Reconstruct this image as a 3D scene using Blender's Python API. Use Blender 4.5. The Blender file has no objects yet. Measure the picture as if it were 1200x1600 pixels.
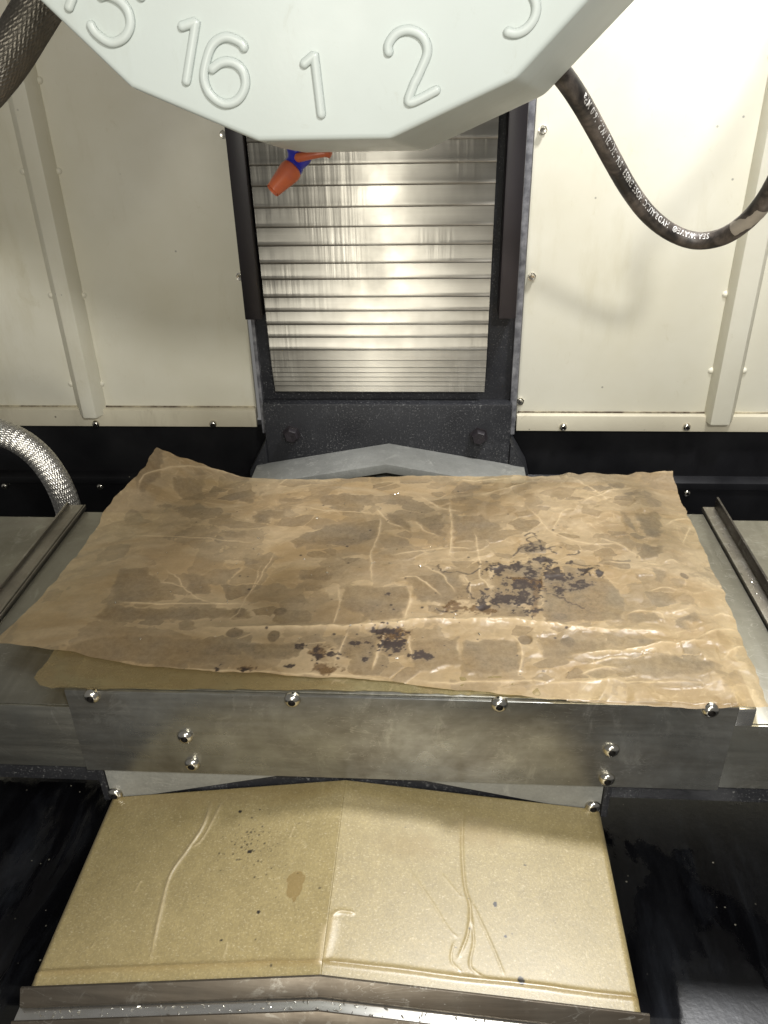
import bpy, bmesh, math, random
import numpy as np
from mathutils import Vector, Matrix

# ------------------------------------------------------------------ camera, world, lamps, exposure
scene = bpy.context.scene
scene.render.engine = 'CYCLES'
scene.render.resolution_x, scene.render.resolution_y = 768, 1024
scene.view_settings.view_transform = 'Standard'
scene.view_settings.look = 'None'
scene.view_settings.gamma = 1.0
scene.view_settings.exposure = 0.28
scene.cycles.transparent_max_bounces = 12

FOC = 1269.0                                   # focal length in pixels of the 1200 x 1600 photograph
CAM = np.array([0.03691, -0.55981, 0.52161])
PITCH, YAW, ROLL = 0.52368, -0.0734, 0.02511
cp, sp, cyw, syw = math.cos(PITCH), math.sin(PITCH), math.cos(YAW), math.sin(YAW)
_f = np.array([syw*cp, cyw*cp, -sp]); _r = np.array([cyw, -syw, 0.0]); _d = np.cross(_f, _r)
cr, sr = math.cos(ROLL), math.sin(ROLL)
RX, RD, RF = cr*_r + sr*_d, -sr*_r + cr*_d, _f      # camera right, down, forward

cam_data = bpy.data.cameras.new('camera')
cam = bpy.data.objects.new('camera', cam_data)
scene.collection.objects.link(cam)
cam_data.sensor_fit = 'VERTICAL'
cam_data.sensor_height = 24.0
cam_data.lens = 24.0*FOC/1600.0
cam_data.clip_start, cam_data.clip_end = 0.02, 50
cam.matrix_world = Matrix(((RX[0], -RD[0], -RF[0], CAM[0]), (RX[1], -RD[1], -RF[1], CAM[1]),
                           (RX[2], -RD[2], -RF[2], CAM[2]), (0, 0, 0, 1)))
scene.camera = cam

world = bpy.data.worlds.new('World'); scene.world = world; world.use_nodes = True
bg = world.node_tree.nodes['Background']
bg.inputs[0].default_value = (1.0, 0.98, 0.94, 1); bg.inputs[1].default_value = 0.14

def area_lamp(name, loc, target, size, power, color, shape='DISK', size_y=None, spread=180):
    l = bpy.data.lights.new(name, 'AREA'); l.shape = shape; l.size = size
    if size_y: l.size_y = size_y
    l.energy = power; l.color = color; l.spread = math.radians(spread)
    o = bpy.data.objects.new(name, l); scene.collection.objects.link(o)
    o.location = loc
    o.rotation_euler = (Vector(target)-Vector(loc)).to_track_quat('-Z', 'Y').to_euler()
    return o
area_lamp('machine_lamp', (0.52, 0.32, 1.26), (0.20, 0.25, 0.0), 0.16, 18.0, (0.99, 0.99, 1.0))
area_lamp('front_lamp', (0.40, -0.90, 1.05), (0.0, 0.3, 0.2), 0.13, 10.0, (1.0, 0.985, 0.95))
area_lamp('doorway_lamp', (-0.20, -1.45, 0.62), (-0.08, 0.4, 0.35), 0.18, 11.0, (1.0, 0.96, 0.85), 'RECTANGLE', 1.1)

# ------------------------------------------------------------------ helpers
def ray(px, py):
    return RX*((px-600)/FOC) + RD*((py-800)/FOC) + RF
def at(px, py, axis, val):
    d = ray(px, py); return CAM + d*((val-CAM[axis])/d[axis])
def at_plane(px, py, p0, n):
    d = ray(px, py); p0 = np.array(p0); n = np.array(n)
    return CAM + d*(((p0-CAM)@n)/(d@n))
def lin(r, g, b):
    f = lambda c: (c/255/12.92) if c/255 <= 0.04045 else ((c/255+0.055)/1.055)**2.4
    return (f(r), f(g), f(b), 1.0)

COL = scene.collection
MATS = {}
rng = random.Random(7)

def tag(o, label=None, cat=None, group=None, kind=None):
    if label: o['label'] = label
    if cat: o['category'] = cat
    if group: o['group'] = group
    if kind: o['kind'] = kind
    return o
def thing(name, loc, label, cat, group=None):
    o = bpy.data.objects.new(name, None); COL.objects.link(o)
    o.location = loc; o.empty_display_size = 0.02
    return tag(o, label, cat, group)
def new_mesh(name, verts, faces, smooth=False):
    m = bpy.data.meshes.new(name)
    m.from_pydata([tuple(map(float, v)) for v in verts], [], faces)
    m.update()
    if smooth: m.polygons.foreach_set('use_smooth', [True]*len(m.polygons))
    return m
def link(name, mesh, mat, parent=None, loc=None):
    """mesh in world coordinates; with a parent its vertices are taken relative to the parent's location"""
    o = bpy.data.objects.new(name, mesh); COL.objects.link(o)
    if mat is not None and not mesh.materials: mesh.materials.append(MATS[mat])
    if parent is not None:
        o.parent = parent
        base = Vector((0, 0, 0)); p = parent
        while p: base += p.location; p = p.parent
        o.location = (Vector(loc) if loc is not None else Vector((0, 0, 0))) - base
    elif loc is not None: o.location = loc
    return o
def fix(m):
    bm = bmesh.new(); bm.from_mesh(m); bmesh.ops.recalc_face_normals(bm, faces=bm.faces); bm.to_mesh(m); bm.free()
    return m
def smooth_by_angle(m, ang=40):
    bm = bmesh.new(); bm.from_mesh(m)
    for f in bm.faces: f.smooth = True
    for e in bm.edges:
        if len(e.link_faces) == 2 and e.calc_face_angle(0) > math.radians(ang): e.smooth = False
    bm.to_mesh(m); bm.free(); return m
def bevelled(m, w, seg=2, ang=30):
    bm = bmesh.new(); bm.from_mesh(m)
    bmesh.ops.recalc_face_normals(bm, faces=bm.faces)
    ed = [e for e in bm.edges if len(e.link_faces) == 2 and e.calc_face_angle(0) > math.radians(ang)]
    if w > 0: bmesh.ops.bevel(bm, geom=ed, offset=w, segments=seg, affect='EDGES', profile=0.6, clamp_overlap=True)
    bm.to_mesh(m); bm.free()
    return smooth_by_angle(m, 35)
def box_mesh(name, x0, x1, y0, y1, z0, z1, bev=0.001):
    v = [(x, y, z) for z in (z0, z1) for y in (y0, y1) for x in (x0, x1)]
    f = [(0, 2, 3, 1), (4, 5, 7, 6), (0, 1, 5, 4), (2, 6, 7, 3), (0, 4, 6, 2), (1, 3, 7, 5)]
    return bevelled(new_mesh(name, v, f), bev)
def prism_mesh(name, poly, axis, a, b, bev=0.001):
    """poly: list of 2D points in the plane normal to axis; extruded from a to b"""
    def put(p, t):
        if axis == 0: return (t, p[0], p[1])
        if axis == 1: return (p[0], t, p[1])
        return (p[0], p[1], t)
    n = len(poly)
    v = [put(p, a) for p in poly] + [put(p, b) for p in poly]
    f = [tuple(range(n)), tuple(range(2*n-1, n-1, -1))] + [(i, (i+1) % n, n+(i+1) % n, n+i) for i in range(n)]
    return bevelled(new_mesh(name, v, f), bev)
def lathe_mesh(name, prof, seg=24, axis=(0, 0, 1), center=(0, 0, 0)):
    ax = Vector(axis).normalized(); q = Vector((0, 0, 1)).rotation_difference(ax)
    v, f = [], []
    for r, h in prof:
        for k in range(seg):
            a = 2*math.pi*k/seg
            v.append(tuple(q @ Vector((r*math.cos(a), r*math.sin(a), h)) + Vector(center)))
    for i in range(len(prof)-1):
        for k in range(seg):
            k2 = (k+1) % seg
            f.append((i*seg+k, i*seg+k2, (i+1)*seg+k2, (i+1)*seg+k))
    f.append(tuple(range(seg-1, -1, -1))); f.append(tuple((len(prof)-1)*seg+k for k in range(seg)))
    return smooth_by_angle(fix(new_mesh(name, v, f)), 40)
def catmull(pts, n):
    P = np.array(pts, float); P = np.vstack([2*P[0]-P[1], P, 2*P[-1]-P[-2]])
    segs = len(P)-3; out = []
    for i in range(n+1):
        t = i/n*segs; k = min(int(t), segs-1); u = t-k
        a, b, c, d = P[k:k+4]
        out.append(0.5*((2*b)+(c-a)*u+(2*a-5*b+4*c-d)*u*u+(3*b-3*c+d-a)*u**3))
    return np.array(out)
def arc_resample(P, n):
    d = np.r_[0, np.cumsum(np.linalg.norm(np.diff(P, axis=0), axis=1))]
    s = np.linspace(0, d[-1], n)
    return np.stack([np.interp(s, d, P[:, k]) for k in range(3)], 1), d[-1]
def frames(P, ref):
    T = np.gradient(P, axis=0); T /= np.linalg.norm(T, axis=1)[:, None]
    N = np.array(ref)[None]-(T@np.array(ref))[:, None]*T; N /= np.linalg.norm(N, axis=1)[:, None]
    return T, N, np.cross(T, N)
def tube_mesh(name, P, rad, seg=12, ref=(0, -1, 0.2), disp=None, flat=1.0, cap=True):
    """rad scalar or per-point array; disp(i, k array) extra radius"""
    P = np.array(P); T, N, B = frames(P, ref); n = len(P)
    rad = np.ones(n)*rad
    th = np.arange(seg)*2*np.pi/seg
    R = rad[:, None]*np.ones(seg)[None]
    if disp is not None: R = R+disp(np.arange(n)[:, None], th[None])
    V = P[:, None]+R[..., None]*(np.cos(th)[None, :, None]*flat*N[:, None]+np.sin(th)[None, :, None]*B[:, None])
    V = V.reshape(-1, 3)
    f = [(i*seg+k, i*seg+(k+1) % seg, (i+1)*seg+(k+1) % seg, (i+1)*seg+k) for i in range(n-1) for k in range(seg)]
    if cap: f += [tuple(range(seg-1, -1, -1)), tuple((n-1)*seg+k for k in range(seg))]
    m = fix(new_mesh(name, V, f)); return smooth_by_angle(m, 55)
def grid_mesh(name, V, attrs=None, thick=None):
    """V: (ny, nx, 3) array; optional per-vertex float attributes"""
    ny, nx = V.shape[:2]
    m = bpy.data.meshes.new(name)
    idx = np.arange(ny*nx).reshape(ny, nx)
    q = np.stack([idx[:-1, :-1], idx[:-1, 1:], idx[1:, 1:], idx[1:, :-1]], -1).reshape(-1, 4)
    verts = V.reshape(-1, 3)
    if thick:
        bot = verts-np.array([0, 0, thick]); off = len(verts)
        q2 = q[:, ::-1]+off
        loop = np.r_[idx[0, :], idx[1:, -1], idx[-1, -2::-1], idx[-2:0:-1, 0]]
        nl = np.roll(loop, -1)
        q3 = np.stack([nl, loop, loop+off, nl+off], -1)
        verts = np.vstack([verts, bot]); q = np.vstack([q, q2, q3])
        if attrs: attrs = {k: np.r_[np.ravel(a), np.ravel(a)] for k, a in attrs.items()}
    m.vertices.add(len(verts)); m.vertices.foreach_set('co', verts.astype(np.float32).ravel())
    m.loops.add(len(q)*4); m.loops.foreach_set('vertex_index', q.astype(np.int32).ravel())
    m.polygons.add(len(q)); m.polygons.foreach_set('loop_start', np.arange(0, len(q)*4, 4, dtype=np.int32))
    m.polygons.foreach_set('loop_total', np.full(len(q), 4, dtype=np.int32))
    m.update(calc_edges=True); m.validate()
    m.polygons.foreach_set('use_smooth', np.ones(len(m.polygons), dtype=bool))
    for k, a in (attrs or {}).items():
        at_ = m.attributes.new(k, 'FLOAT', 'POINT'); at_.data.foreach_set('value', np.ravel(a).astype(np.float32))
    return m

# numpy noise -----------------------------------------------------------------
def vnoise(x, y, seed):
    g = np.random.RandomState(seed).rand(256, 256)
    xi, yi = np.floor(x).astype(int), np.floor(y).astype(int)
    u, v = x-xi, y-yi; u = u*u*(3-2*u); v = v*v*(3-2*v)
    a, b = g[yi % 256, xi % 256], g[yi % 256, (xi+1) % 256]
    c, d = g[(yi+1) % 256, xi % 256], g[(yi+1) % 256, (xi+1) % 256]
    return (a*(1-u)+b*u)*(1-v)+(c*(1-u)+d*u)*v
def fbm(x, y, freq, seed, octv=4):
    s, a, t = 0, 1.0, 0
    for o in range(octv):
        s = s+a*vnoise(x*freq*2**o+17.3*o, y*freq*2**o+5.1*o, seed+o); t += a; a *= 0.5
    return s/t
def facets(x, y, size, seed, ang):
    """crumpled paper: flat triangular facets with straight folds, continuous, in -0.5..0.5"""
    r = np.random.RandomState(seed).rand(128, 128)-0.5
    c, s_ = math.cos(ang), math.sin(ang)
    gx, gy = (x*c-y*s_)/size+40, (x*s_+y*c)/size*1.25+40
    wx = fbm(gx, gy, 0.45, seed+1, 2)-0.5; wy = fbm(gx+31, gy+7, 0.45, seed+2, 2)-0.5
    gx = gx+1.7*wx; gy = gy+1.7*wy
    i, j = np.floor(gx).astype(int), np.floor(gy).astype(int); u, v = gx-i, gy-j
    i, j, i1, j1 = i % 128, j % 128, (i+1) % 128, (j+1) % 128
    h00, h10, h01, h11 = r[j, i], r[j, i1], r[j1, i], r[j1, i1]
    return np.where(u > v, h00+u*(h10-h00)+v*(h11-h10), h00+v*(h01-h00)+u*(h11-h01))
def cells(x, y, size, seed, stretch=1.0):
    """squared distance to the nearest and gap to the second nearest point of a jittered grid"""
    r = np.random.RandomState(seed).rand(2, 128, 128)
    gx, gy = x/size, y/size*stretch
    ix, iy = np.floor(gx).astype(int), np.floor(gy).astype(int)
    f1 = np.full(x.shape, 99.0); f2 = f1.copy(); rid = np.zeros(x.shape)
    for dy in (-1, 0, 1):
        for dx in (-1, 0, 1):
            jx, jy = (ix+dx) % 128, (iy+dy) % 128
            d = (gx-(ix+dx)-r[0][jy, jx])**2+(gy-(iy+dy)-r[1][jy, jx])**2
            rid = np.where(d < f1, (r[0][jy, jx]*7.13+r[1][jy, jx]*3.71) % 1.0, rid)
            f2 = np.minimum(f2, np.maximum(f1, d)); f1 = np.minimum(f1, d)
    return f1*size*size, (np.sqrt(f2)-np.sqrt(f1))*size, rid
def worley(x, y, pts):
    F = np.full(x.shape, 9.0)
    for p in pts: F = np.minimum(F, (x-p[0])**2+(y-p[1])**2)
    return F
def sd_polyline(x, y, P):
    """distance to an open polyline and the parameter (0..1) along it"""
    best = np.full(x.shape, 9.0); par = np.zeros(x.shape); n = len(P)-1
    for i in range(n):
        a, b = np.array(P[i]), np.array(P[i+1]); ab = b-a
        t = np.clip(((x-a[0])*ab[0]+(y-a[1])*ab[1])/(ab@ab+1e-12), 0, 1)
        d = np.hypot(x-a[0]-ab[0]*t, y-a[1]-ab[1]*t)
        k = d < best; best = np.where(k, d, best); par = np.where(k, (i+t)/n, par)
    return best, par
def sd_poly(x, y, P):
    """signed distance to a closed polygon (negative inside)"""
    d = np.full(x.shape, 9.0); inside = np.zeros(x.shape, bool); n = len(P)
    for i in range(n):
        a, b = np.array(P[i]), np.array(P[(i+1) % n]); ab = b-a
        t = np.clip(((x-a[0])*ab[0]+(y-a[1])*ab[1])/(ab@ab+1e-12), 0, 1)
        d = np.minimum(d, np.hypot(x-a[0]-ab[0]*t, y-a[1]-ab[1]*t))
        c = ((a[1] > y) != (b[1] > y)) & (x < (b[0]-a[0])*(y-a[1])/(b[1]-a[1]+1e-12)+a[0])
        inside ^= c
    return np.where(inside, -d, d)
def sstep(a, b, x):
    t = np.clip((x-a)/(b-a), 0, 1); return t*t*(3-2*t)

# ------------------------------------------------------------------ materials
class NT:
    def __init__(s, name):
        s.m = bpy.data.materials.new(name); s.m.use_nodes = True
        s.t = s.m.node_tree; s.n = s.t.nodes; s.l = s.t.links
        s.b = s.n['Principled BSDF']; s.out = s.n['Material Output']
        s.tc = s.n.new('ShaderNodeTexCoord'); MATS[name] = s.m
    def co(s, scale=(1, 1, 1), rot=(0, 0, 0)):
        mp = s.n.new('ShaderNodeMapping'); mp.inputs['Scale'].default_value = scale; mp.inputs['Rotation'].default_value = rot
        s.l.new(s.tc.outputs['Object'], mp.inputs[0]); return mp.outputs[0]
    def noise(s, scale, detail=4, rough=0.55, stretch=(1, 1, 1), dist=0.0):
        n = s.n.new('ShaderNodeTexNoise'); n.inputs['Scale'].default_value = scale; n.inputs['Detail'].default_value = detail
        n.inputs['Roughness'].default_value = rough; n.inputs['Distortion'].default_value = dist
        s.l.new(s.co(stretch), n.inputs['Vector']); return n.outputs['Fac']
    def voro(s, scale, stretch=(1, 1, 1)):
        n = s.n.new('ShaderNodeTexVoronoi'); n.inputs['Scale'].default_value = scale
        s.l.new(s.co(stretch), n.inputs['Vector']); return n.outputs['Distance']
    def ramp(s, x, stops):
        r = s.n.new('ShaderNodeValToRGB'); e = r.color_ramp.elements
        while len(e) < len(stops): e.new(0.5)
        for k, (p, c) in enumerate(stops):
            e[k].position = p; e[k].color = c if isinstance(c, tuple) else (c, c, c, 1)
        s.l.new(x, r.inputs[0]); return r.outputs[0]
    def mix(s, fac, a, b, mode='MIX'):
        m = s.n.new('ShaderNodeMix'); m.data_type = 'RGBA'; m.blend_type = mode
        for sock, v in ((m.inputs[0], fac), (m.inputs[6], a), (m.inputs[7], b)):
            if hasattr(v, 'links') or hasattr(v, 'is_linked'): s.l.new(v, sock)
            elif isinstance(v, (int, float)): sock.default_value = v if sock == m.inputs[0] else (v, v, v, 1)
            else: sock.default_value = v
        return m.outputs[2]
    def math(s, op, a, b=0.5):
        m = s.n.new('ShaderNodeMath'); m.operation = op; m.use_clamp = False
        for k, v in enumerate((a, b)):
            if isinstance(v, (int, float)): m.inputs[k].default_value = v
            else: s.l.new(v, m.inputs[k])
        return m.outputs[0]
    def attr(s, name):
        a = s.n.new('ShaderNodeAttribute'); a.attribute_name = name; return a.outputs['Fac']
    def bump(s, h, strength=0.3, dist=0.001, prev=None):
        b = s.n.new('ShaderNodeBump'); b.inputs['Strength'].default_value = strength; b.inputs['Distance'].default_value = dist
        s.l.new(h, b.inputs['Height'])
        if prev is not None: s.l.new(prev, b.inputs['Normal'])
        s.l.new(b.outputs[0], s.b.inputs['Normal']); return b.outputs[0]
    def set(s, **k):
        names = dict(color='Base Color', rough='Roughness', metal='Metallic', spec='Specular IOR Level', coat='Coat Weight',
                     coatr='Coat Roughness', aniso='Anisotropic', arot='Anisotropic Rotation')
        for kk, v in k.items():
            sock = s.b.inputs[names[kk]]
            if isinstance(v, (int, float, tuple)): sock.default_value = v
            else: s.l.new(v, sock)
        return s

def m_paint(name, c, dirt, rough=0.42, speck=0.5, scale=1.0):
    t = NT(name)
    a = t.ramp(t.noise(3.2*scale, 5, 0.6), [(0.30, 0.0), (0.75, 1.0)])
    base = t.mix(t.math('MULTIPLY', a, 0.45), c, dirt)
    sm = t.ramp(t.noise(9, 6, 0.7, (1, 1, 0.25)), [(0.56, 0.0), (0.78, 1.0)])
    base = t.mix(t.math('MULTIPLY', sm, 0.45), base, dirt)
    fine = t.ramp(t.noise(38, 7, 0.8, (1, 1, 0.6), 0.8), [(0.60, 0.0), (0.74, 0.35)])
    base = t.mix(fine, base, dirt)
    sp = t.ramp(t.voro(26*scale), [(0.035, 1.0), (0.055, 0.0)])
    gate = t.ramp(t.noise(7, 2), [(0.50, 0.0), (0.54, 1.0)])
    base = t.mix(t.math('MULTIPLY', t.math('MULTIPLY', sp, gate), speck), base, (0.03, 0.022, 0.015, 1))
    t.set(color=base, rough=t.ramp(t.noise(14, 3), [(0.3, rough-0.07), (0.7, rough+0.1)]))
    t.bump(t.noise(260, 3), 0.10, 0.0006)
m_paint('cream_paint', lin(236, 233, 217), lin(196, 187, 152))
m_paint('cream_paint_dirty', lin(220, 213, 190), lin(120, 108, 82), 0.40, 0.7)
m_paint('turret_paint', lin(202, 210, 206), lin(172, 174, 160), 0.38, 0.0, 0.8)

t = NT('black_cast')
dust = t.ramp(t.noise(330, 3, 0.7), [(0.57, 0.0), (0.68, 1.0)])
dz = t.ramp(t.noise(9, 5, 0.65), [(0.36, 0.0), (0.62, 1.0)])
c = t.mix(t.math('MULTIPLY', t.noise(11, 5, 0.65), 0.6), (0.010, 0.010, 0.012, 1), (0.035, 0.037, 0.043, 1))
c = t.mix(t.ramp(t.noise(5, 6, 0.75, (1, 1, 1), 0.5), [(0.56, 0.0), (0.74, 0.30)]), c, (0.22, 0.22, 0.23, 1))
c = t.mix(t.math('MULTIPLY', dust, t.math('MULTIPLY', dz, 0.5)), c, (0.40, 0.40, 0.39, 1))
t.set(color=c, rough=t.ramp(t.noise(20, 3), [(0.3, 0.38), (0.7, 0.62)])); t.bump(t.noise(170, 4), 0.25, 0.001)

t = NT('black_paint')
c = t.mix(t.ramp(t.noise(6, 5, 0.7, (1, 1, 0.4)), [(0.45, 0.0), (0.8, 0.5)]), (0.004, 0.004, 0.005, 1), (0.022, 0.022, 0.025, 1))
t.set(color=c, rough=t.ramp(t.noise(12, 4), [(0.3, 0.30), (0.7, 0.55)])); t.bump(t.noise(200, 2), 0.06, 0.0006)

t = NT('bar_black')
c = t.mix(t.ramp(t.noise(8, 4, 0.6, (1, 1, 0.2)), [(0.4, 0.0), (0.8, 1.0)]), (0.012, 0.010, 0.012, 1), (0.045, 0.038, 0.042, 1))
t.set(color=c, rough=0.36); t.bump(t.noise(120, 3, 0.6, (1, 1, 0.1)), 0.08, 0.0006)

t = NT('wet_floor')
film = t.ramp(t.noise(5.5, 6, 0.62, (1, 0.55, 1), 0.5), [(0.50, 0.0), (0.555, 1.0)])
specks = t.ramp(t.voro(75), [(0.06, 1.0), (0.10, 0.0)])
gate = t.ramp(t.noise(16, 3), [(0.55, 0.0), (0.60, 1.0)])
c = t.mix(t.ramp(t.noise(13, 5, 0.7, (1, 0.3, 1)), [(0.45, 0.0), (0.85, 1.0)]), (0.0035, 0.0035, 0.0045, 1), (0.018, 0.019, 0.022, 1))
runs = t.ramp(t.noise(9, 6, 0.7, (2.2, 0.5, 1), 0.6), [(0.50, 0.0), (0.70, 0.4)])
c = t.mix(runs, c, (0.035, 0.039, 0.048, 1))
c = t.mix(t.math('MULTIPLY', t.math('MULTIPLY', specks, gate), 0.8), c, (0.42, 0.40, 0.32, 1))
t.set(spec=1.0, color=c, rough=t.mix(film, 0.34, 0.04)); t.bump(t.mix(film, t.noise(150, 3), 0.55), 0.12, 0.0015)

def m_steel(name, c1, c2, stain, r0=0.28, r1=0.5, brush=(0.03, 1, 1), bscale=160, stain_amt=0.6, bstr=0.12, aniso=0.0):
    t = NT(name)
    a = t.ramp(t.noise(4.5, 5, 0.62, (1, 1, 1), 0.35), [(0.34, 0.0), (0.66, 1.0)])
    base = t.mix(a, c1, c2)
    st = t.ramp(t.noise(11, 6, 0.68, (0.8, 1, 1.0), 0.3), [(0.42, 0.0), (0.74, 1.0)])
    base = t.mix(t.math('MULTIPLY', st, stain_amt), base, stain)
    br = t.noise(bscale, 3, 0.6, brush)
    base = t.mix(0.22, base, t.ramp(br, [(0.3, 0.35), (0.7, 1.0)]), 'MULTIPLY')
    sc = t.ramp(t.noise(24, 7, 0.78, (1.2, 1, 0.8), 1.1), [(0.56, 0.0), (0.70, 0.42)])
    base = t.mix(sc, base, (0.56, 0.55, 0.50, 1))
    sl = t.ramp(t.noise(36, 3, 0.5, (0.5, 1, 2.2), 2.0), [(0.488, 0.0), (0.5, 0.35), (0.512, 0.0)])
    base = t.mix(t.math('MULTIPLY', sl, t.ramp(t.noise(9, 2), [(0.5, 0.0), (0.6, 1.0)])), base, (0.62, 0.60, 0.54, 1))
    spk = t.ramp(t.voro(150), [(0.05, 1.0), (0.09, 0.0)]); gt = t.ramp(t.noise(22, 3), [(0.54, 0.0), (0.6, 1.0)])
    base = t.mix(t.math('MULTIPLY', t.math('MULTIPLY', spk, gt), 0.4), base, (0.75, 0.73, 0.66, 1))
    rr = t.math('ADD', t.ramp(st, [(0.0, r0), (1.0, r1)]), t.math('MULTIPLY', t.math('SUBTRACT', br, 0.5), 0.25))
    t.set(color=base, metal=0.9, rough=rr, aniso=aniso)
    t.bump(br, bstr, 0.0005)
    return t
m_steel('steel_plate', lin(110, 109, 103), lin(186, 186, 180), lin(88, 76, 58), 0.28, 0.46, (0.10, 1, 1), 140, 0.7, 0.14).set(metal=0.82)
m_steel('steel_sheet', lin(140, 138, 128), lin(164, 161, 150), lin(112, 106, 92), 0.34, 0.5, (1, 0.06, 1), 120, 0.5, 0.1)
m_steel('steel_apron', lin(140, 140, 134), lin(168, 167, 158), lin(92, 84, 70), 0.34, 0.5, (0.08, 1, 1), 120, 0.6, 0.1)
m_steel('steel_rail', lin(140, 134, 124), lin(165, 160, 150), lin(105, 98, 86), 0.36, 0.55, (1, 0.03, 1), 160, 0.6, 0.25)
m_steel('steel_dark', lin(74, 70, 68), lin(98, 93, 88), lin(60, 52, 46), 0.34, 0.5, (1, 0.05, 1), 120, 0.5, 0.15)
m_steel('steel_cast', lin(134, 134, 128), lin(164, 164, 158), lin(96, 97, 92), 0.45, 0.6, (1, 1, 1), 300, 0.5, 0.35).set(metal=0.15)
m_steel('steel_lip', lin(110, 102, 92), lin(140, 132, 120), lin(84, 72, 58), 0.38, 0.55, (0.02, 1, 1), 150, 0.6, 0.3)
m_steel('steel_bright', lin(205, 203, 198), lin(225, 224, 220), lin(170, 165, 150), 0.22, 0.4, (0.03, 1, 1), 150, 0.5, 0.2)
t = NT('steel_cover')
br = t.noise(110, 3, 0.6, (0.02, 1, 1)); sm = t.noise(5, 5, 0.6, (1, 1, 0.6))
c = t.mix(t.ramp(sm, [(0.3, 0.0), (0.7, 1.0)]), lin(146, 143, 135), lin(186, 183, 175))
c = t.mix(0.3, c, t.ramp(br, [(0.3, 0.5), (0.7, 1.0)]), 'MULTIPLY')
tg = t.n.new('ShaderNodeTangent'); tg.direction_type = 'RADIAL'; tg.axis = 'Z'; t.l.new(tg.outputs[0], t.b.inputs['Tangent'])
t.set(color=c, metal=0.95, rough=t.math('ADD', t.ramp(t.noise(14, 4, 0.6), [(0.3, 0.26), (0.7, 0.36)]), t.math('MULTIPLY', br, 0.06)), aniso=0.92, arot=0.25)
t.bump(br, 0.06, 0.0005)
# upright scratches over the brushing
vs = t.noise(90, 2, 0.6, (1, 1, 0.035)); gate = t.ramp(t.noise(8, 3), [(0.48, 0.0), (0.62, 1.0)])
t.bump(t.math('MULTIPLY', t.math('SUBTRACT', vs, 0.5), gate), 0.30, 0.0008, t.b.inputs['Normal'].links[0].from_socket)

t = NT('bolt_chrome'); t.set(color=(0.66, 0.63, 0.56, 1), metal=1.0, rough=0.20)
t = NT('bolt_recess'); t.set(color=(0.05, 0.045, 0.04, 1), metal=0.8, rough=0.5)
t = NT('braid_metal')
t.set(color=t.mix(t.noise(60, 3), (0.55, 0.53, 0.49, 1), (0.80, 0.78, 0.74, 1)), metal=0.95, rough=0.30)
t = NT('braid_metal_dull')
t.set(color=t.mix(t.noise(60, 3), (0.12, 0.11, 0.09, 1), (0.22, 0.20, 0.17, 1)), metal=0.85, rough=0.42)
t = NT('rubber')
wear = t.ramp(t.noise(24, 6, 0.7, (1, 1, 1), 0.4), [(0.42, 0.0), (0.68, 1.0)])
c = t.mix(t.math('MULTIPLY', wear, 0.85), (0.022, 0.019, 0.017, 1), (0.20, 0.165, 0.14, 1))
t.set(color=c, rough=t.ramp(t.noise(30, 3), [(0.3, 0.32), (0.7, 0.6)])); t.bump(t.noise(220, 4), 0.18, 0.0008)
t = NT('print_white')
c = t.mix(t.ramp(t.noise(160, 4, 0.7), [(0.42, 0.0), (0.7, 1.0)]), (0.82, 0.81, 0.78, 1), (0.22, 0.19, 0.16, 1)); t.set(color=c, rough=0.6)
t = NT('label_scrap'); t.set(color=t.mix(t.noise(60, 3), (0.30, 0.26, 0.21, 1), (0.55, 0.50, 0.42, 1)), rough=0.6)
t = NT('seam_dirt')
c = t.mix(t.ramp(t.noise(45, 6, 0.7, (0.6, 1, 1)), [(0.36, 0.0), (0.60, 1.0)]), lin(196, 186, 158), (0.075, 0.05, 0.03, 1)); t.set(color=c, rough=0.6)
def m_plastic(name, c, c2, rough=0.35):
    t = NT(name); t.set(color=t.mix(t.ramp(t.noise(55, 4, 0.6), [(0.4, 0.0), (0.8, 1.0)]), c, c2), rough=rough); t.bump(t.noise(180, 2), 0.06, 0.0006)
m_plastic('orange_plastic', (0.56, 0.135, 0.050, 1), (0.42, 0.11, 0.075, 1))
m_plastic('blue_plastic', (0.025, 0.03, 0.40, 1), (0.02, 0.02, 0.24, 1), 0.3)
m_plastic('seal_rubber', (0.10, 0.10, 0.11, 1), (0.36, 0.36, 0.37, 1), 0.6)

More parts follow.
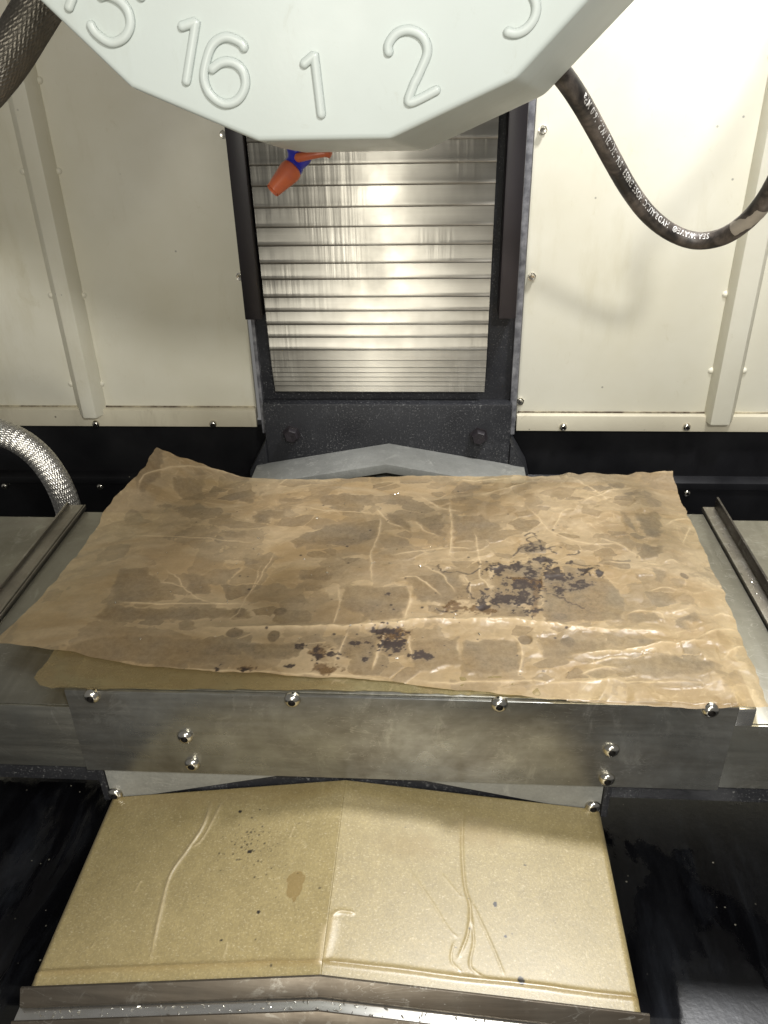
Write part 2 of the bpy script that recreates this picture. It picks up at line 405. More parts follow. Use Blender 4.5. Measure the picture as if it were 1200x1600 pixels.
def m_paper(name, tan1, tan2, clear):
    t = NT(name)
    wet, grime, rust, dry = t.attr('wet'), t.attr('grime'), t.attr('rust'), t.attr('crease')
    fib = t.noise(300, 3, 0.7)
    tan = t.mix(t.ramp(t.noise(7, 5, 0.62), [(0.3, 0.0), (0.7, 1.0)]), tan1, tan2)
    tan = t.mix(0.25, tan, t.ramp(fib, [(0.3, 0.55), (0.7, 1.0)]), 'MULTIPLY')
    tan = t.mix(0.55, tan, t.ramp(t.noise(34, 5, 0.65, (1, 1.6, 1)), [(0.32, 0.66), (0.62, 1.06)]), 'MULTIPLY')
    oily = t.ramp(t.noise(11, 5, 0.6, (0.6, 1.5, 1), 0.8), [(0.46, 0.0), (0.58, 0.40)])
    tan = t.mix(oily, tan, (0.30, 0.185, 0.070, 1))
    c = t.mix(t.math('MULTIPLY', dry, 0.7), tan, (0.78, 0.60, 0.37, 1))
    mot = t.ramp(t.noise(190, 6, 0.8), [(0.40, 0.0), (0.60, 1.0)])
    big = t.ramp(t.noise(16, 4, 0.6), [(0.35, 0.0), (0.65, 1.0)])
    wetc = t.mix(mot, t.mix(big, (0.175, 0.142, 0.104, 1), (0.21, 0.142, 0.076, 1)), t.mix(big, (0.285, 0.232, 0.168, 1), (0.33, 0.238, 0.134, 1)))
    c = t.mix(t.math('MULTIPLY', wet, t.ramp(t.noise(30, 4, 0.6), [(0.3, 0.75), (0.65, 1.0)])), c, wetc)
    c = t.mix(rust, c, (0.085, 0.035, 0.012, 1))
    gm = t.math('MULTIPLY', grime, t.ramp(t.noise(130, 4, 0.75), [(0.24, 0.55), (0.46, 1.0)]))
    c = t.mix(gm, c, t.mix(t.noise(60, 4), (0.012, 0.006, 0.004, 1), (0.036, 0.021, 0.016, 1)))
    t.set(color=c, rough=t.math('ADD', t.ramp(t.noise(40, 3), [(0.3, 0.28), (0.7, 0.44)]), t.math('ADD', t.math('MULTIPLY', wet, 0.06), t.math('MULTIPLY', gm, 0.25))), spec=0.5)
    t.bump(fib, 0.10, 0.0005)
    tr = t.n.new('ShaderNodeBsdfTransparent'); tr.inputs[0].default_value = (0.93, 0.82, 0.56, 1)
    mx = t.n.new('ShaderNodeMixShader')
    fac = t.math('MULTIPLY', t.math('ADD', t.math('MULTIPLY', wet, 0.08), clear), t.math('SUBTRACT', 1.0, t.math('MULTIPLY', gm, 0.9)))
    t.l.new(fac, mx.inputs[0]); t.l.new(t.b.outputs[0], mx.inputs[1]); t.l.new(tr.outputs[0], mx.inputs[2])
    t.l.new(mx.outputs[0], t.out.inputs[0])
m_paper('oil_paper', (0.46, 0.335, 0.182, 1), (0.56, 0.43, 0.268, 1), 0.34)
m_paper('oil_paper_lower', (0.30, 0.25, 0.120, 1), (0.38, 0.32, 0.17, 1), 0.50)

t = NT('kraft')
fib = t.noise(520, 4, 0.75, (1, 0.7, 1)); fl = t.noise(700, 2, 0.6, (0.6, 1, 1)); mid = t.noise(60, 5, 0.7)
c = t.mix(t.ramp(t.noise(6, 5, 0.6), [(0.3, 0.0), (0.7, 1.0)]), (0.335, 0.262, 0.115, 1), (0.405, 0.325, 0.155, 1))
c = t.mix(0.35, c, t.ramp(mid, [(0.3, 0.6), (0.68, 1.05)]), 'MULTIPLY')
c = t.mix(0.5, c, t.ramp(fib, [(0.32, 0.48), (0.66, 1.1)]), 'MULTIPLY')
c = t.mix(t.ramp(fl, [(0.58, 0.0), (0.70, 0.35)]), c, (0.72, 0.62, 0.42, 1))
c = t.mix(t.math('MULTIPLY', t.attr('wet'), 0.7), c, (0.23, 0.155, 0.055, 1))
c = t.mix(t.math('MULTIPLY', t.attr('crease'), 0.35), c, (0.62, 0.50, 0.31, 1))
c = t.mix(t.attr('grime'), c, (0.02, 0.016, 0.012, 1))
t.set(coat=0.6, coatr=0.34, spec=0.7, color=c, rough=t.math('SUBTRACT', 0.40, t.math('MULTIPLY', t.attr('wet'), 0.2))); t.bump(fib, 0.3, 0.0006)
t = NT('chip_metal'); t.set(color=(0.78, 0.76, 0.70, 1), metal=1.0, rough=0.22)
t = NT('chip_dark'); t.set(color=(0.05, 0.04, 0.035, 1), metal=0.5, rough=0.4)

# ------------------------------------------------------------------ shared small meshes
def bolt_mesh(name, r, h):
    m = lathe_mesh(name, [(r, -0.0015), (r, 0.10*h), (0.96*r, 0.35*h), (0.84*r, 0.66*h), (0.66*r, 0.88*h), (0.50*r, 0.98*h),
                          (0.44*r, h), (0.41*r, 0.30*h), (0.02*r, 0.25*h)], 24, (0, -1, 0))
    m.materials.append(MATS['bolt_chrome']); m.materials.append(MATS['bolt_recess'])
    for p in m.polygons:
        c = p.center
        if math.hypot(c.x, c.z) < 0.43*r and -c.y < 0.9*h: p.material_index = 1
    return m
BOLT = bolt_mesh('button_bolt', 0.0079, 0.0052)
SCREW = bolt_mesh('pan_screw', 0.0066, 0.0052)
HEXB = lathe_mesh('hex_bolt', [(0.016, -0.001), (0.016, 0.002), (0.0125, 0.0022), (0.0125, 0.010), (0.0105, 0.0125), (0.003, 0.0125), (0.001, 0.0115)], 6, (0, -1, 0))
SMALLHEX = lathe_mesh('small_hex_screw', [(0.0065, -0.001), (0.0065, 0.0015), (0.0048, 0.0017), (0.0048, 0.007), (0.004, 0.0082), (0.001, 0.0078)], 8, (0, -1, 0))
def put(name, mesh, parent, loc, mat=None):
    o = bpy.data.objects.new(name, mesh); COL.objects.link(o)
    if mat and not mesh.materials: mesh.materials.append(MATS[mat])
    o.parent = parent
    base = Vector((0, 0, 0)); p = parent
    while p: base += p.location; p = p.parent
    o.location = Vector(loc)-base
    o.rotation_euler = (0, rng.uniform(0, 6.28), 0)
    return o

# ------------------------------------------------------------------ the setting: floor pan and dark lower wall
WALL = 0.75
fl = link('floor', box_mesh('floor', -1.1, 1.1, -0.75, 0.80, -0.36, -0.33, 0.0), 'wet_floor'); tag(fl, 'wet black chip pan floor under the machine covers', 'floor', kind='structure')
bw = link('back_wall', box_mesh('back_wall', -1.1, 1.1, WALL, WALL+0.02, -0.33, -0.06, 0.0), 'black_paint')
tag(bw, 'black painted lower back wall behind the table', 'wall', kind='structure')
link('ledge', prism_mesh('ledge', [(WALL+0.001, -0.155), (WALL-0.014, -0.163), (WALL-0.014, -0.176), (WALL-0.010, -0.178), (WALL-0.010, -0.329), (WALL+0.001, -0.329)], 0, -1.09, 1.09, 0.0012), 'black_paint', bw)
for px, py in ((1073, 770), (157, 760), (8, 759)):
    p = at(px, py, 1, WALL-0.010); put('screw', SCREW, bw, p)

# ------------------------------------------------------------------ cream wall panels
def wall_panel(label, x0, x1, zb, rib, screws, side_screws, strip_top):
    t = thing('wall_panel', ((x0+x1)/2, WALL, zb), label, 'wall panel')
    link('sheet', box_mesh('sheet', x0, x1, WALL-0.004, WALL+0.004, zb+0.012, 1.05, 0.001), 'cream_paint', t)
    xa, xb = x0, x1
    st = link('bottom_strip', prism_mesh('bottom_strip', [(WALL-0.0045, strip_top), (WALL-0.013, strip_top-0.003), (WALL-0.015, zb+0.001), (WALL-0.0115, zb), (WALL-0.0045, zb)], 0, xa, xb, 0.0012), 'cream_paint_dirty', t)
    link('seam', box_mesh('seam', x0+0.002, x1-0.002, WALL-0.0062, WALL-0.0038, strip_top-0.0004, strip_top+0.0022, 0.0006), 'seam_dirt', t)
    a, b, c, d = rib
    rb = link('rib', prism_mesh('rib', [(a, WALL-0.0035), (b, WALL-0.030), (c, WALL-0.030), (d, WALL-0.0035)], 2, strip_top-0.012, 1.05, 0.003), 'cream_paint', t)
    for k in range(6):
        zc = strip_top+0.06+0.155*k+rng.uniform(-.02, .02)
        for xx in (a, d):
            wm = lathe_mesh('weld', [(0.006, -0.002), (0.005, 0.001), (0.003, 0.0025), (0.0005, 0.003)], 10, (0, -1, 0))
            if rng.random() < 0.75: put('weld_spot', wm, rb, (xx+rng.uniform(-.001, .001), WALL-0.0045, zc), 'cream_paint')
    for px, py in screws: put('screw', SCREW, st, at(px, py, 1, WALL-0.0148))
    for px, py in side_screws: put('screw', SMALLHEX, t, at(px, py, 1, WALL-0.005), 'bolt_chrome')
    return t
zl = at(200, 667, 1, WALL-0.015)[2]; zr = at(1000, 675, 1, WALL-0.015)[2]
ax = lambda px, py, y=WALL-0.004: at(px, py, 1, y)[0]
lp = wall_panel('dim cream painted steel wall panel behind the braided hoses, streaked with dirt', -1.05, ax(403, 660), zl,
                (ax(122, 645), ax(127, 645, WALL-.03)+0.002, ax(149, 645, WALL-.03), ax(168, 640)), ((150, 662), (333, 662)), ((350, 210), (375, 432)), zl+0.034)
rp = wall_panel('bright cream painted steel wall panel behind the black rubber hose', ax(806, 660), 1.05, zr,
                (ax(1099, 648), ax(1113, 648, WALL-.03), ax(1143, 648, WALL-.03), ax(1148, 648)), ((880, 667), (1073, 667)), ((848, 203), (831, 432), (813, 627)), zr+0.031)

# ------------------------------------------------------------------ machine column
col = thing('machine_column', (-0.05, 0.72, -0.33), 'black cast machine column behind the pleated steel cover', 'machine column')
xL, xR = ax(408, 600, 0.70), ax(804, 600, 0.70)
link('casting', box_mesh('casting', xL, xR, 0.70, 0.7445, -0.32, 1.05, 0.004), 'black_cast', col)
# sloping feet
for sgn, x0, lab in ((-1, xL, 'l'), (1, xR, 'r')):
    link('foot', prism_mesh('foot', [(x0-sgn*0.004, -0.055), (x0+sgn*0.03, -0.115), (x0+sgn*0.03, -0.328), (x0-sgn*0.004, -0.328)], 1, 0.672, 0.742, 0.005), 'black_cast', col)
link('base_flange', box_mesh('base_flange', xL+0.0035, xR-0.0035, 0.676, 0.7005, -0.328, 0.010, 0.004), 'black_cast', col)
for px, py in ((456, 678), (748, 681)):
    put('bolt', HEXB, col, at(px, py, 1, 0.676), 'bar_black')
bz = at(395, 500, 1, 0.655)[2]
for x0, x1 in ((ax(383, 500, .655), ax(408, 500, .655)), (ax(779, 500, .655), ax(806, 500, .655))):
    link('side_bar', box_mesh('side_bar', x0, x1, 0.655, 0.7005, bz, 1.05, 0.002), 'bar_black', col)
# rubber edge seals between column and panels
for xs, w in ((xR-0.006, 0.010), (xL-0.004, 0.006)):
    link('edge_seal', box_mesh('edge_seal', xs, xs+w, 0.690, 0.7445, -0.05, 1.05, 0.0015), 'seal_rubber', col)

# ------------------------------------------------------------------ telescopic steel cover on the column
wc = thing('column_way_cover', (-0.057, 0.69, 0.03), 'pleated telescopic stainless steel cover hanging on the black column', 'way cover')
lines = [80, 115, 150, 185, 220, 257, 290, 324, 355, 384, 412, 437, 465, 487, 508, 528, 548, 564, 575, 583, 590, 597, 604, 613]
wx0, wx1 = ax(430, 605, 0.69), ax(757, 605, 0.69)
prev = 0.80
for i, ly in enumerate(lines):
    y = 0.660+0.0012*i
    zb = at(600, ly, 1, y)[2]
    ex = 0.0006*(len(lines)-1-i)*0.2
    small = ly > 560
    lip = 0.00025 if small else 0.0006
    lh = 0.0022 if small else 0.0062
    top = min(prev+0.012, 0.82); prev = zb
    prof = [(y+0.0010, top), (y, top), (y, zb+lh+0.001), (y-lip, zb+lh-0.001), (y-lip, zb+0.0022), (y-lip+0.0005, zb+0.0008), (y+0.0010, zb)]
    link('segment', prism_mesh('segment', prof, 0, wx0-ex, wx1+ex, 0.0), 'steel_cover', wc)

# ------------------------------------------------------------------ rear gabled cover at the column foot
rc = thing('rear_way_cover', (-0.045, 0.6, -0.33), 'grey speckled gabled steel cover at the foot of the column', 'way cover')
ridge_x = -0.043
def gable(y0, y1, zr_, ze, hw, th, name, mat, par, bev=0.001):
    prof = [(ridge_x-hw, ze), (ridge_x, zr_), (ridge_x+hw, ze), (ridge_x+hw, ze-th), (ridge_x, zr_-th), (ridge_x-hw, ze-th)]
    return link(name, prism_mesh(name, prof, 1, y0, y1, bev), mat, par)
gable(0.597, 0.6755, -0.060, -0.102, 0.228, 0.016, 'upper_stage', 'steel_cast', rc, 0.002)
gable(0.45, 0.640, -0.092, -0.132, 0.220, 0.010, 'lower_stage', 'steel_cast', rc, 0.002)
for s in (-1, 1): link('support_leg', box_mesh('support_leg', ridge_x+s*0.19-0.02, ridge_x+s*0.19+0.02, 0.46, 0.63, -0.3305, -0.125, 0.002), 'black_cast', rc)

# ------------------------------------------------------------------ tool turret
TC = np.array([-0.0505, 0.10, 0.7075]); RFz, RBk = 0.2525, 0.2715
tt = thing('tool_turret', (TC[0], 0.2, 0.46), 'white sixteen sided tool turret with raised position numbers', 'tool turret')
def ring(R, y, dx=0.0):
    return [(TC[0]+dx+R*math.sin(math.pi/16+k*math.pi/8), y, TC[2]-R*math.cos(math.pi/16+k*math.pi/8)) for k in range(16)]
rings = [ring(0.05, 0.1), ring(RFz, 0.1), ring(0.2635, 0.150, 0.012), ring(RBk, 0.196, 0.022), ring(RBk, 0.206, 0.022), ring(0.05, 0.206, 0.02)]
v = sum(rings, []); f = []
for i in range(len(rings)-1):
    for k in range(16): f.append((i*16+k, i*16+(k+1) % 16, (i+1)*16+(k+1) % 16, (i+1)*16+k))
f += [tuple(range(16)), tuple(80+k for k in range(16))]
body = link('face_cover', bevelled(new_mesh('face_cover', v, f), 0.004, 3, 12), 'turret_paint', tt)
link('drum', lathe_mesh('drum', [(0.20, 0.0), (0.20, 0.09), (0.14, 0.10)], 32, (0, 1, 0), (TC[0], 0.2065, TC[2])), 'bar_black', tt)
link('unseen_head_block', box_mesh('unseen_head_block', -0.20, 0.115, 0.27, 0.655, 0.56, 1.0, 0.006), 'bar_black', tt)  # unseen spindle head box, enlarged to block lamp light from the left side
# tool gripper peeping out behind the rim
g0, g1 = at(885, 95, 1, 0.225), at(945, 32, 1, 0.225)
dirg = Vector(g1-g0).normalized(); nrm = Vector((-dirg.z, 0, dirg.x))
gp = []
for yy in (0.2065, 0.245):
    for (s, w) in ((-0.004, -0.045), (0.050, -0.045), (0.050, -0.001), (-0.004, -0.001)):
        q = Vector(g0)+dirg*s-nrm*w; gp.append((q.x, yy, q.z))
link('tool_gripper', bevelled(new_mesh('tool_gripper', gp, [(0, 1, 2, 3), (7, 6, 5, 4), (0, 4, 5, 1), (1, 5, 6, 2), (2, 6, 7, 3), (3, 7, 4, 0)]), 0.001), 'bar_black', tt)
digits = [
    ('numeral_one', [[(470, 104), (491, 86), (503, 186)]], False),
    ('numeral_one', [[(278, 43), (306, 34), (290, 134)]], False),
    ('numeral_six', [[(385, 81), (375, 66), (352, 58), (332, 70), (321, 100), (319, 125), (329, 148), (350, 162), (371, 156), (383, 135), (380, 112), (365, 98), (345, 98), (326, 112)]], True),
    ('numeral_one', [[(108, -52), (128, -44), (105, 18)]], False),
    ('numeral_five', [[(138, 32), (150, 52), (172, 66), (192, 60), (203, 42), (201, 20), (188, 2), (168, -8), (152, -4)], [(152, -4), (186, -44), (226, 0)]], True),
    ('numeral_two', [[(609, 89), (607, 70), (620, 52), (640, 47), (660, 57), (668, 80), (658, 108), (645, 136)], [(645, 136), (641, 160), (688, 138)]], True),
    ('numeral_three', [[(787, 48), (805, 52), (822, 45), (835, 28), (838, 8), (830, -12), (812, -20)], [(812, -20), (825, -45), (815, -70), (795, -75)]], True)]
for nm, strokes, curved in digits:
    bm = bmesh.new()
    for si, st in enumerate(strokes):
        if nm == 'numeral_two' and si == 1: st = [(655, 115), (645, 136)]+st[1:]
        P = np.array([at(x, y, 1, 0.0985) for x, y in st])
        if curved and len(st) > 3: P = catmull(P, 120)
        else:
            P = np.vstack([np.linspace(P[i], P[i+1], 40)[:-1] for i in range(len(P)-1)]+[P[-1:]])
        d = np.r_[0, np.cumsum(np.linalg.norm(np.diff(P, axis=0), axis=1))]
        r0 = 0.0033
        e = np.minimum(d, d[-1]-d); rad = r0*np.sqrt(np.clip(1-(1-np.clip(e/r0, 0, 1))**2, 0.04, 1))
        m = tube_mesh('stroke', P, rad, 12, (0, -1, 0), None, 0.7)
        bm.from_mesh(m); bpy.data.meshes.remove(m)
    m = bpy.data.meshes.new(nm); bm.to_mesh(m); bm.free()
    link(nm, m, 'turret_paint', tt)

# ------------------------------------------------------------------ coolant nozzle
ny = 0.235
A = at(463, 225, 1, ny); Bp = at(463, 252, 1, ny); Cp = at(453, 268, 1, ny-0.004); Dp = at(426, 298, 1, ny-0.016)
cn = thing('coolant_nozzle', A, 'orange and blue coolant nozzle hanging under the white turret', 'nozzle')
def lathe_dir(name, prof, p, q, seg=24):
    return lathe_mesh(name, prof, seg, Vector(q)-Vector(p), p)
Lc = float(np.linalg.norm(Dp-Cp))
link('nozzle_tip', lathe_dir('nozzle_tip', [(0.0080, -0.005), (0.0098, -0.0035), (0.0104, 0.0), (0.0100, 0.004), (0.0086, 0.012), (0.0066, 0.024), (0.0056, Lc*0.85), (0.0052, Lc-0.001), (0.0046, Lc), (0.0034, Lc-0.001), (0.0032, Lc-0.010), (0.001, Lc-0.011)], Cp, Dp), 'orange_plastic', cn)
bj = link('ball_joint', lathe_dir('ball_joint', [(0.0075, -0.03), (0.0075, -0.004), (0.0090, -0.002), (0.0090, 0.003), (0.0072, 0.006), (0.0066, 0.009), (0.0090, 0.013), (0.0094, 0.017), (0.0082, 0.021), (0.005, 0.023)], at(464, 232, 1, ny), at(458, 262, 1, ny)), 'blue_plastic', cn)
kp = at(470, 249, 1, ny)
link('valve_body', lathe_dir('valve_body', [(0.003, -0.010), (0.0060, -0.009), (0.0078, -0.004), (0.0078, 0.005), (0.0062, 0.009), (0.002, 0.010)], kp, kp+np.array([0.6, -0.3, 0.5])), 'blue_plastic', cn)
P = catmull([at(462, 247, 1, ny-.008), at(472, 245, 1, ny-.012), at(492, 241, 1, ny-.014), at(508, 239, 1, ny-.014), at(519, 239, 1, ny-.014)], 24)
link('valve_lever', tube_mesh('valve_lever', P, np.interp(np.linspace(0, 1, 25), [0, .1, .75, .92, 1], [.002, .0042, .0034, .0046, .0016]), 12), 'orange_plastic', cn)
P = catmull([at(463, 232, 1, ny), at(466, 195, 1, ny+0.01), (-0.07, 0.25, 0.53)], 16)
link('supply_pipe', tube_mesh('supply_pipe', P, 0.009, 12), 'blue_plastic', cn)

# ------------------------------------------------------------------ black hydraulic hose with printed text
hp = [(828, 70, .235), (855, 92, .245), (880, 119, .262), (906, 157, .285), (932, 203, .315), (957, 250, .345), (982, 294, .375), (1012, 334, .400), (1047, 362, .412),
      (1086, 376, .410), (1126, 371, .395), (1160, 351, .37), (1188, 322, .345), (1212, 284, .32), (1232, 236, .30), (1244, 180, .29)]
P, L = arc_resample(catmull([at(x, y, 1, d) for x, y, d in hp]+[(0.46, 0.30, 0.62), (0.50, 0.42, 0.78), (0.53, 0.60, 0.88), (0.54, 0.744, 0.90)], 400), 340)
near = lambda q: int(np.argmin(((P-np.array(q))**2).sum(1)))
hh = thing('hydraulic_hose', P[0], 'worn black rubber hydraulic hose with white printing, looped before the bright panel', 'hose')
HR = 0.0096
hn = np.random.RandomState(3)
link('hose', tube_mesh('hose', P, HR, 28), 'rubber', hh)
fe = P[:7]; link('ferrule', tube_mesh('ferrule', fe, 0.0125, 20), 'bar_black', hh)
def wrap_text(body, s_start, size, phi0, mat, name):
    cu = bpy.data.curves.new('txt', 'FONT'); cu.body = body; cu.size = size; cu.resolution_u = 2; cu.space_character = 1.12; cu.offset = 0.00012
    o = bpy.data.objects.new('txt', cu); COL.objects.link(o)
    dg = bpy.context.evaluated_depsgraph_get(); me = bpy.data.meshes.new_from_object(o.evaluated_get(dg))
    bpy.data.objects.remove(o)
    bm = bmesh.new(); bm.from_mesh(me)
    bmesh.ops.triangulate(bm, faces=bm.faces)
    co = np.array([v.co[:] for v in bm.verts])
    Q, T_ = P[::-1], None                       # writing runs from the far loop back towards the turret
    T = np.gradient(Q, axis=0); T /= np.linalg.norm(T, axis=1)[:, None]
    N = np.array([0.04, -0.56, 0.52])[None]-Q; N = N-(N*T).sum(1)[:, None]*T; N /= np.linalg.norm(N, axis=1)[:, None]; B = np.cross(T, N)
    s = np.linspace(0, L, len(Q))
    for v, c in zip(bm.verts, co):
        ss = s_start+c[0]; ph = phi0-c[1]/HR
        p = np.array([np.interp(ss, s, Q[:, k]) for k in range(3)])
        n = np.array([np.interp(ss, s, N[:, k]) for k in range(3)]); b = np.array([np.interp(ss, s, B[:, k]) for k in range(3)])
        v.co = p+(HR+0.00035)*(math.cos(ph)*n+math.sin(ph)*b)
    bm.to_mesh(me); bm.free()
    return link(name, me, mat, hh)
wrap_text('SEA WAVE®  HYDRAULIC HOSE EN853 1SN-13(1/2) W.P. 16.0 MPa', L*(1-near(at(1112, 374, 1, .402))/339.0), 0.0092, 0.86, 'print_white', 'printed_text')
# torn scrap of a label round the hose
T, N, B = frames(P, (0.1, -0.8, 0.55))
scr = np.random.RandomState(5); rows = []
i0 = near(at(1170, 342, 1, .361))
for i in range(i0-5, i0+8):
    rows.append([P[i]+(HR+0.0006)*(math.cos(a)*N[i]+math.sin(a)*B[i]) for a in np.linspace(-0.9+0.25*scr.rand(), 0.55+0.35*scr.rand(), 8)])
link('label_scrap', grid_mesh('label_scrap', np.array(rows)), 'label_scrap', hh)

# ------------------------------------------------------------------ braided metal hoses
def braided(pts, R, label, n, mat, Ks=34, amp=0.0010):
    P, L = arc_resample(catmull(pts, 200), n)
    pitch = 2*math.pi*R*1.05; step = L/(n-1)
    def disp(i, th):
        a = Ks*(th+2*math.pi*(i*step)/pitch/2)/2; b = Ks*(th-2*math.pi*(i*step)/pitch/2)/2
        w = np.where(np.sin(a/1.0)*np.sin(b/1.0) > 0, np.abs(np.cos(a)), np.abs(np.cos(b)))
        return amp*(w-0.5)
    o = link('braided_hose', tube_mesh('braided_hose', P-P[0], R, 240, (0.1, -0.9, 0.4), disp), mat, None, P[0])
    return tag(o, label, 'hose')
bh = [(-75, 668, .50), (-30, 668, .50), (0, 676, .50), (32, 690, .50), (62, 714, .50), (87, 748, .495), (104, 786, .49), (112, 822, .485), (114, 870, .48)]
braided([(-0.98, 0.74, 0.02), (-0.95, 0.62, 0.02), (-0.86, 0.54, 0.005)]+[at(x, y, 1, d) for x, y, d in bh]+[(-0.50, 0.47, -0.25), (-0.50, 0.47, -0.335)], 0.0192, 'shiny braided metal hose arching down behind the table end', 900, 'braid_metal')
bt = [(118, -70, .31), (96, -35, .30), (68, 0, .29), (44, 38, .28), (18, 80, .27), (-8, 115, .26), (-40, 150, .25), (-80, 180, .25)]
braided([(-0.20, 0.36, 0.72)]+[at(x, y, 1, d) for x, y, d in bt]+[(-0.56, 0.30, 0.45), (-0.72, 0.44, 0.42), (-0.86, 0.62, 0.42), (-0.92, 0.742, 0.42)], 0.0200, 'dull brown braided hose beside the white turret', 900, 'braid_metal_dull', 34, 0.0008)

# ------------------------------------------------------------------ machine table
mt = thing('machine_table', (0, 0.2, -0.107), 'steel machine table with a bolted front plate, under oily brown paper', 'machine table')
link('tabletop', box_mesh('tabletop', -0.31, 0.31, 0.0045, 0.425, -0.06, 0.0, 0.001), 'steel_sheet', mt)
fp = link('front_plate', box_mesh('front_plate', -0.3115, 0.3105, 0.0, 0.004, -0.1075, -0.0012, 0.0008), 'steel_plate', mt)
for px, py in ((144, 1087), (457, 1093), (780, 1100), (1110, 1109), (290, 1150), (301, 1193), (955, 1171), (948, 1216)):
    put('bolt', BOLT, fp, at(px, py, 1, 0.0))
cb = [at(1150, 1107, 1, 0.002), at(1175, 1106, 1, 0.002)]
link('corner_block', box_mesh('corner_block', 0.3112, 0.327, 0.0015, 0.05, -0.0245, -0.0035, 0.0012), 'steel_bright', mt)

# ------------------------------------------------------------------ side covers left and right of the table
def side_cover(sgn, label, xin, strip_in, strip_out, fin_x, fin_top, yback, zs=-0.025):
    t = thing('side_cover', (sgn*0.5, 0.15, -0.107), label, 'way cover', 'covers at the table ends')
    x = lambda a, b: (min(a, b), max(a, b))
    a, b = x(xin, strip_in)
    link('top_sheet', box_mesh('top_sheet', a, b, 0.006, yback, zs-0.003, zs, 0.0006), 'steel_sheet', t)
    a, b = x(xin, sgn*0.80)
    link('apron', box_mesh('apron', a, b, 0.0028, 0.0055, -0.1065, zs-0.0004, 0.0007), 'steel_apron', t)
    a, b = x(strip_in+sgn*0.0016, strip_out)
    rl = link('rail', box_mesh('rail', a, b, 0.010, yback+0.012, zs-0.002, zs+0.0045, 0.0008), 'steel_rail', t)
    a, b = x(strip_out-sgn*0.0034, strip_out-sgn*0.0004)
    link('rail_edge', box_mesh('rail_edge', a, b, 0.010, yback+0.012, zs+0.0045, zs+(0.0085 if sgn < 0 else 0.0055), 0.0006), 'steel_rail', rl)
    a, b = x(fin_x, fin_x+sgn*0.0028)
    link('fin', box_mesh('fin', a, b, 0.010, yback+0.012, zs+0.0045, fin_top, 0.0006), 'steel_dark' if sgn > 0 else 'steel_rail', rl)
    a, b = x(strip_out+sgn*0.0012, sgn*0.80)
    link('outer_sheet', box_mesh('outer_sheet', a, b, 0.006, yback-0.014, zs-0.004, zs-0.0006, 0.0006), 'steel_sheet', t)
    a, b = x(xin, sgn*0.78)
    link('under_box', box_mesh('under_box', a, b, 0.03, yback-0.03, -0.135, zs-0.005, 0.001), 'black_cast', t)
    return t
side_cover(-1, 'dull steel side cover at the braided hose end of the table', -0.3125, -0.443, -0.471, -0.4455, at(150, 776, 0, -0.4455)[2], 0.375)
side_cover(1, 'steel side cover with a tall dark fin at the rubber hose end of the table', 0.3116, 0.3885, 0.409, 0.4055, at(1121, 779, 0, 0.4055)[2], 0.388)

# ------------------------------------------------------------------ saddle under the table
sa = thing('saddle', (-0.0465, 0.1, -0.33), 'grey saddle plate with a chevron lower edge under the table', 'saddle')
sx0, sx1, sxm = -0.2980, 0.2048, -0.0500
zE_L, zE_R, zR = -0.1550, -0.1485, -0.1175
pl = link('chevron_plate', prism_mesh('chevron_plate', [(sx0, -0.062), (sx0, zE_L-0.003), (sx0+0.010, zE_L-0.003), (sxm, -0.0985), (sx1-0.010, zE_R-0.004), (sx1, zE_R-0.004), (sx1, -0.062)], 1, 0.0075, 0.011, 0.0008), 'steel_cast', sa)
for px, py in ((181, 1239), (926, 1259)): put('bolt', BOLT, pl, at(px, py, 1, 0.0075))
link('saddle_body', box_mesh('saddle_body', sx0+0.03, sx1-0.03, 0.0112, 0.42, -0.3305, -0.0605, 0.003), 'black_cast', sa)
for s, xx in ((-1, sx0), (1, sx1)):
    a, b = (xx-0.0075, xx-0.0008) if s < 0 else (xx+0.0008, xx+0.0075)
    link('end_strip', box_mesh('end_strip', a, b, 0.006, 0.03, -0.158, -0.108, 0.0008), 'black_cast', sa)
    a, b = (xx-0.30, xx-0.008) if s < 0 else (xx+0.008, xx+0.30)
    link('side_block', box_mesh('side_block', a, b, 0.012, 0.028, -0.136, -0.1085, 0.001), 'black_cast', sa)

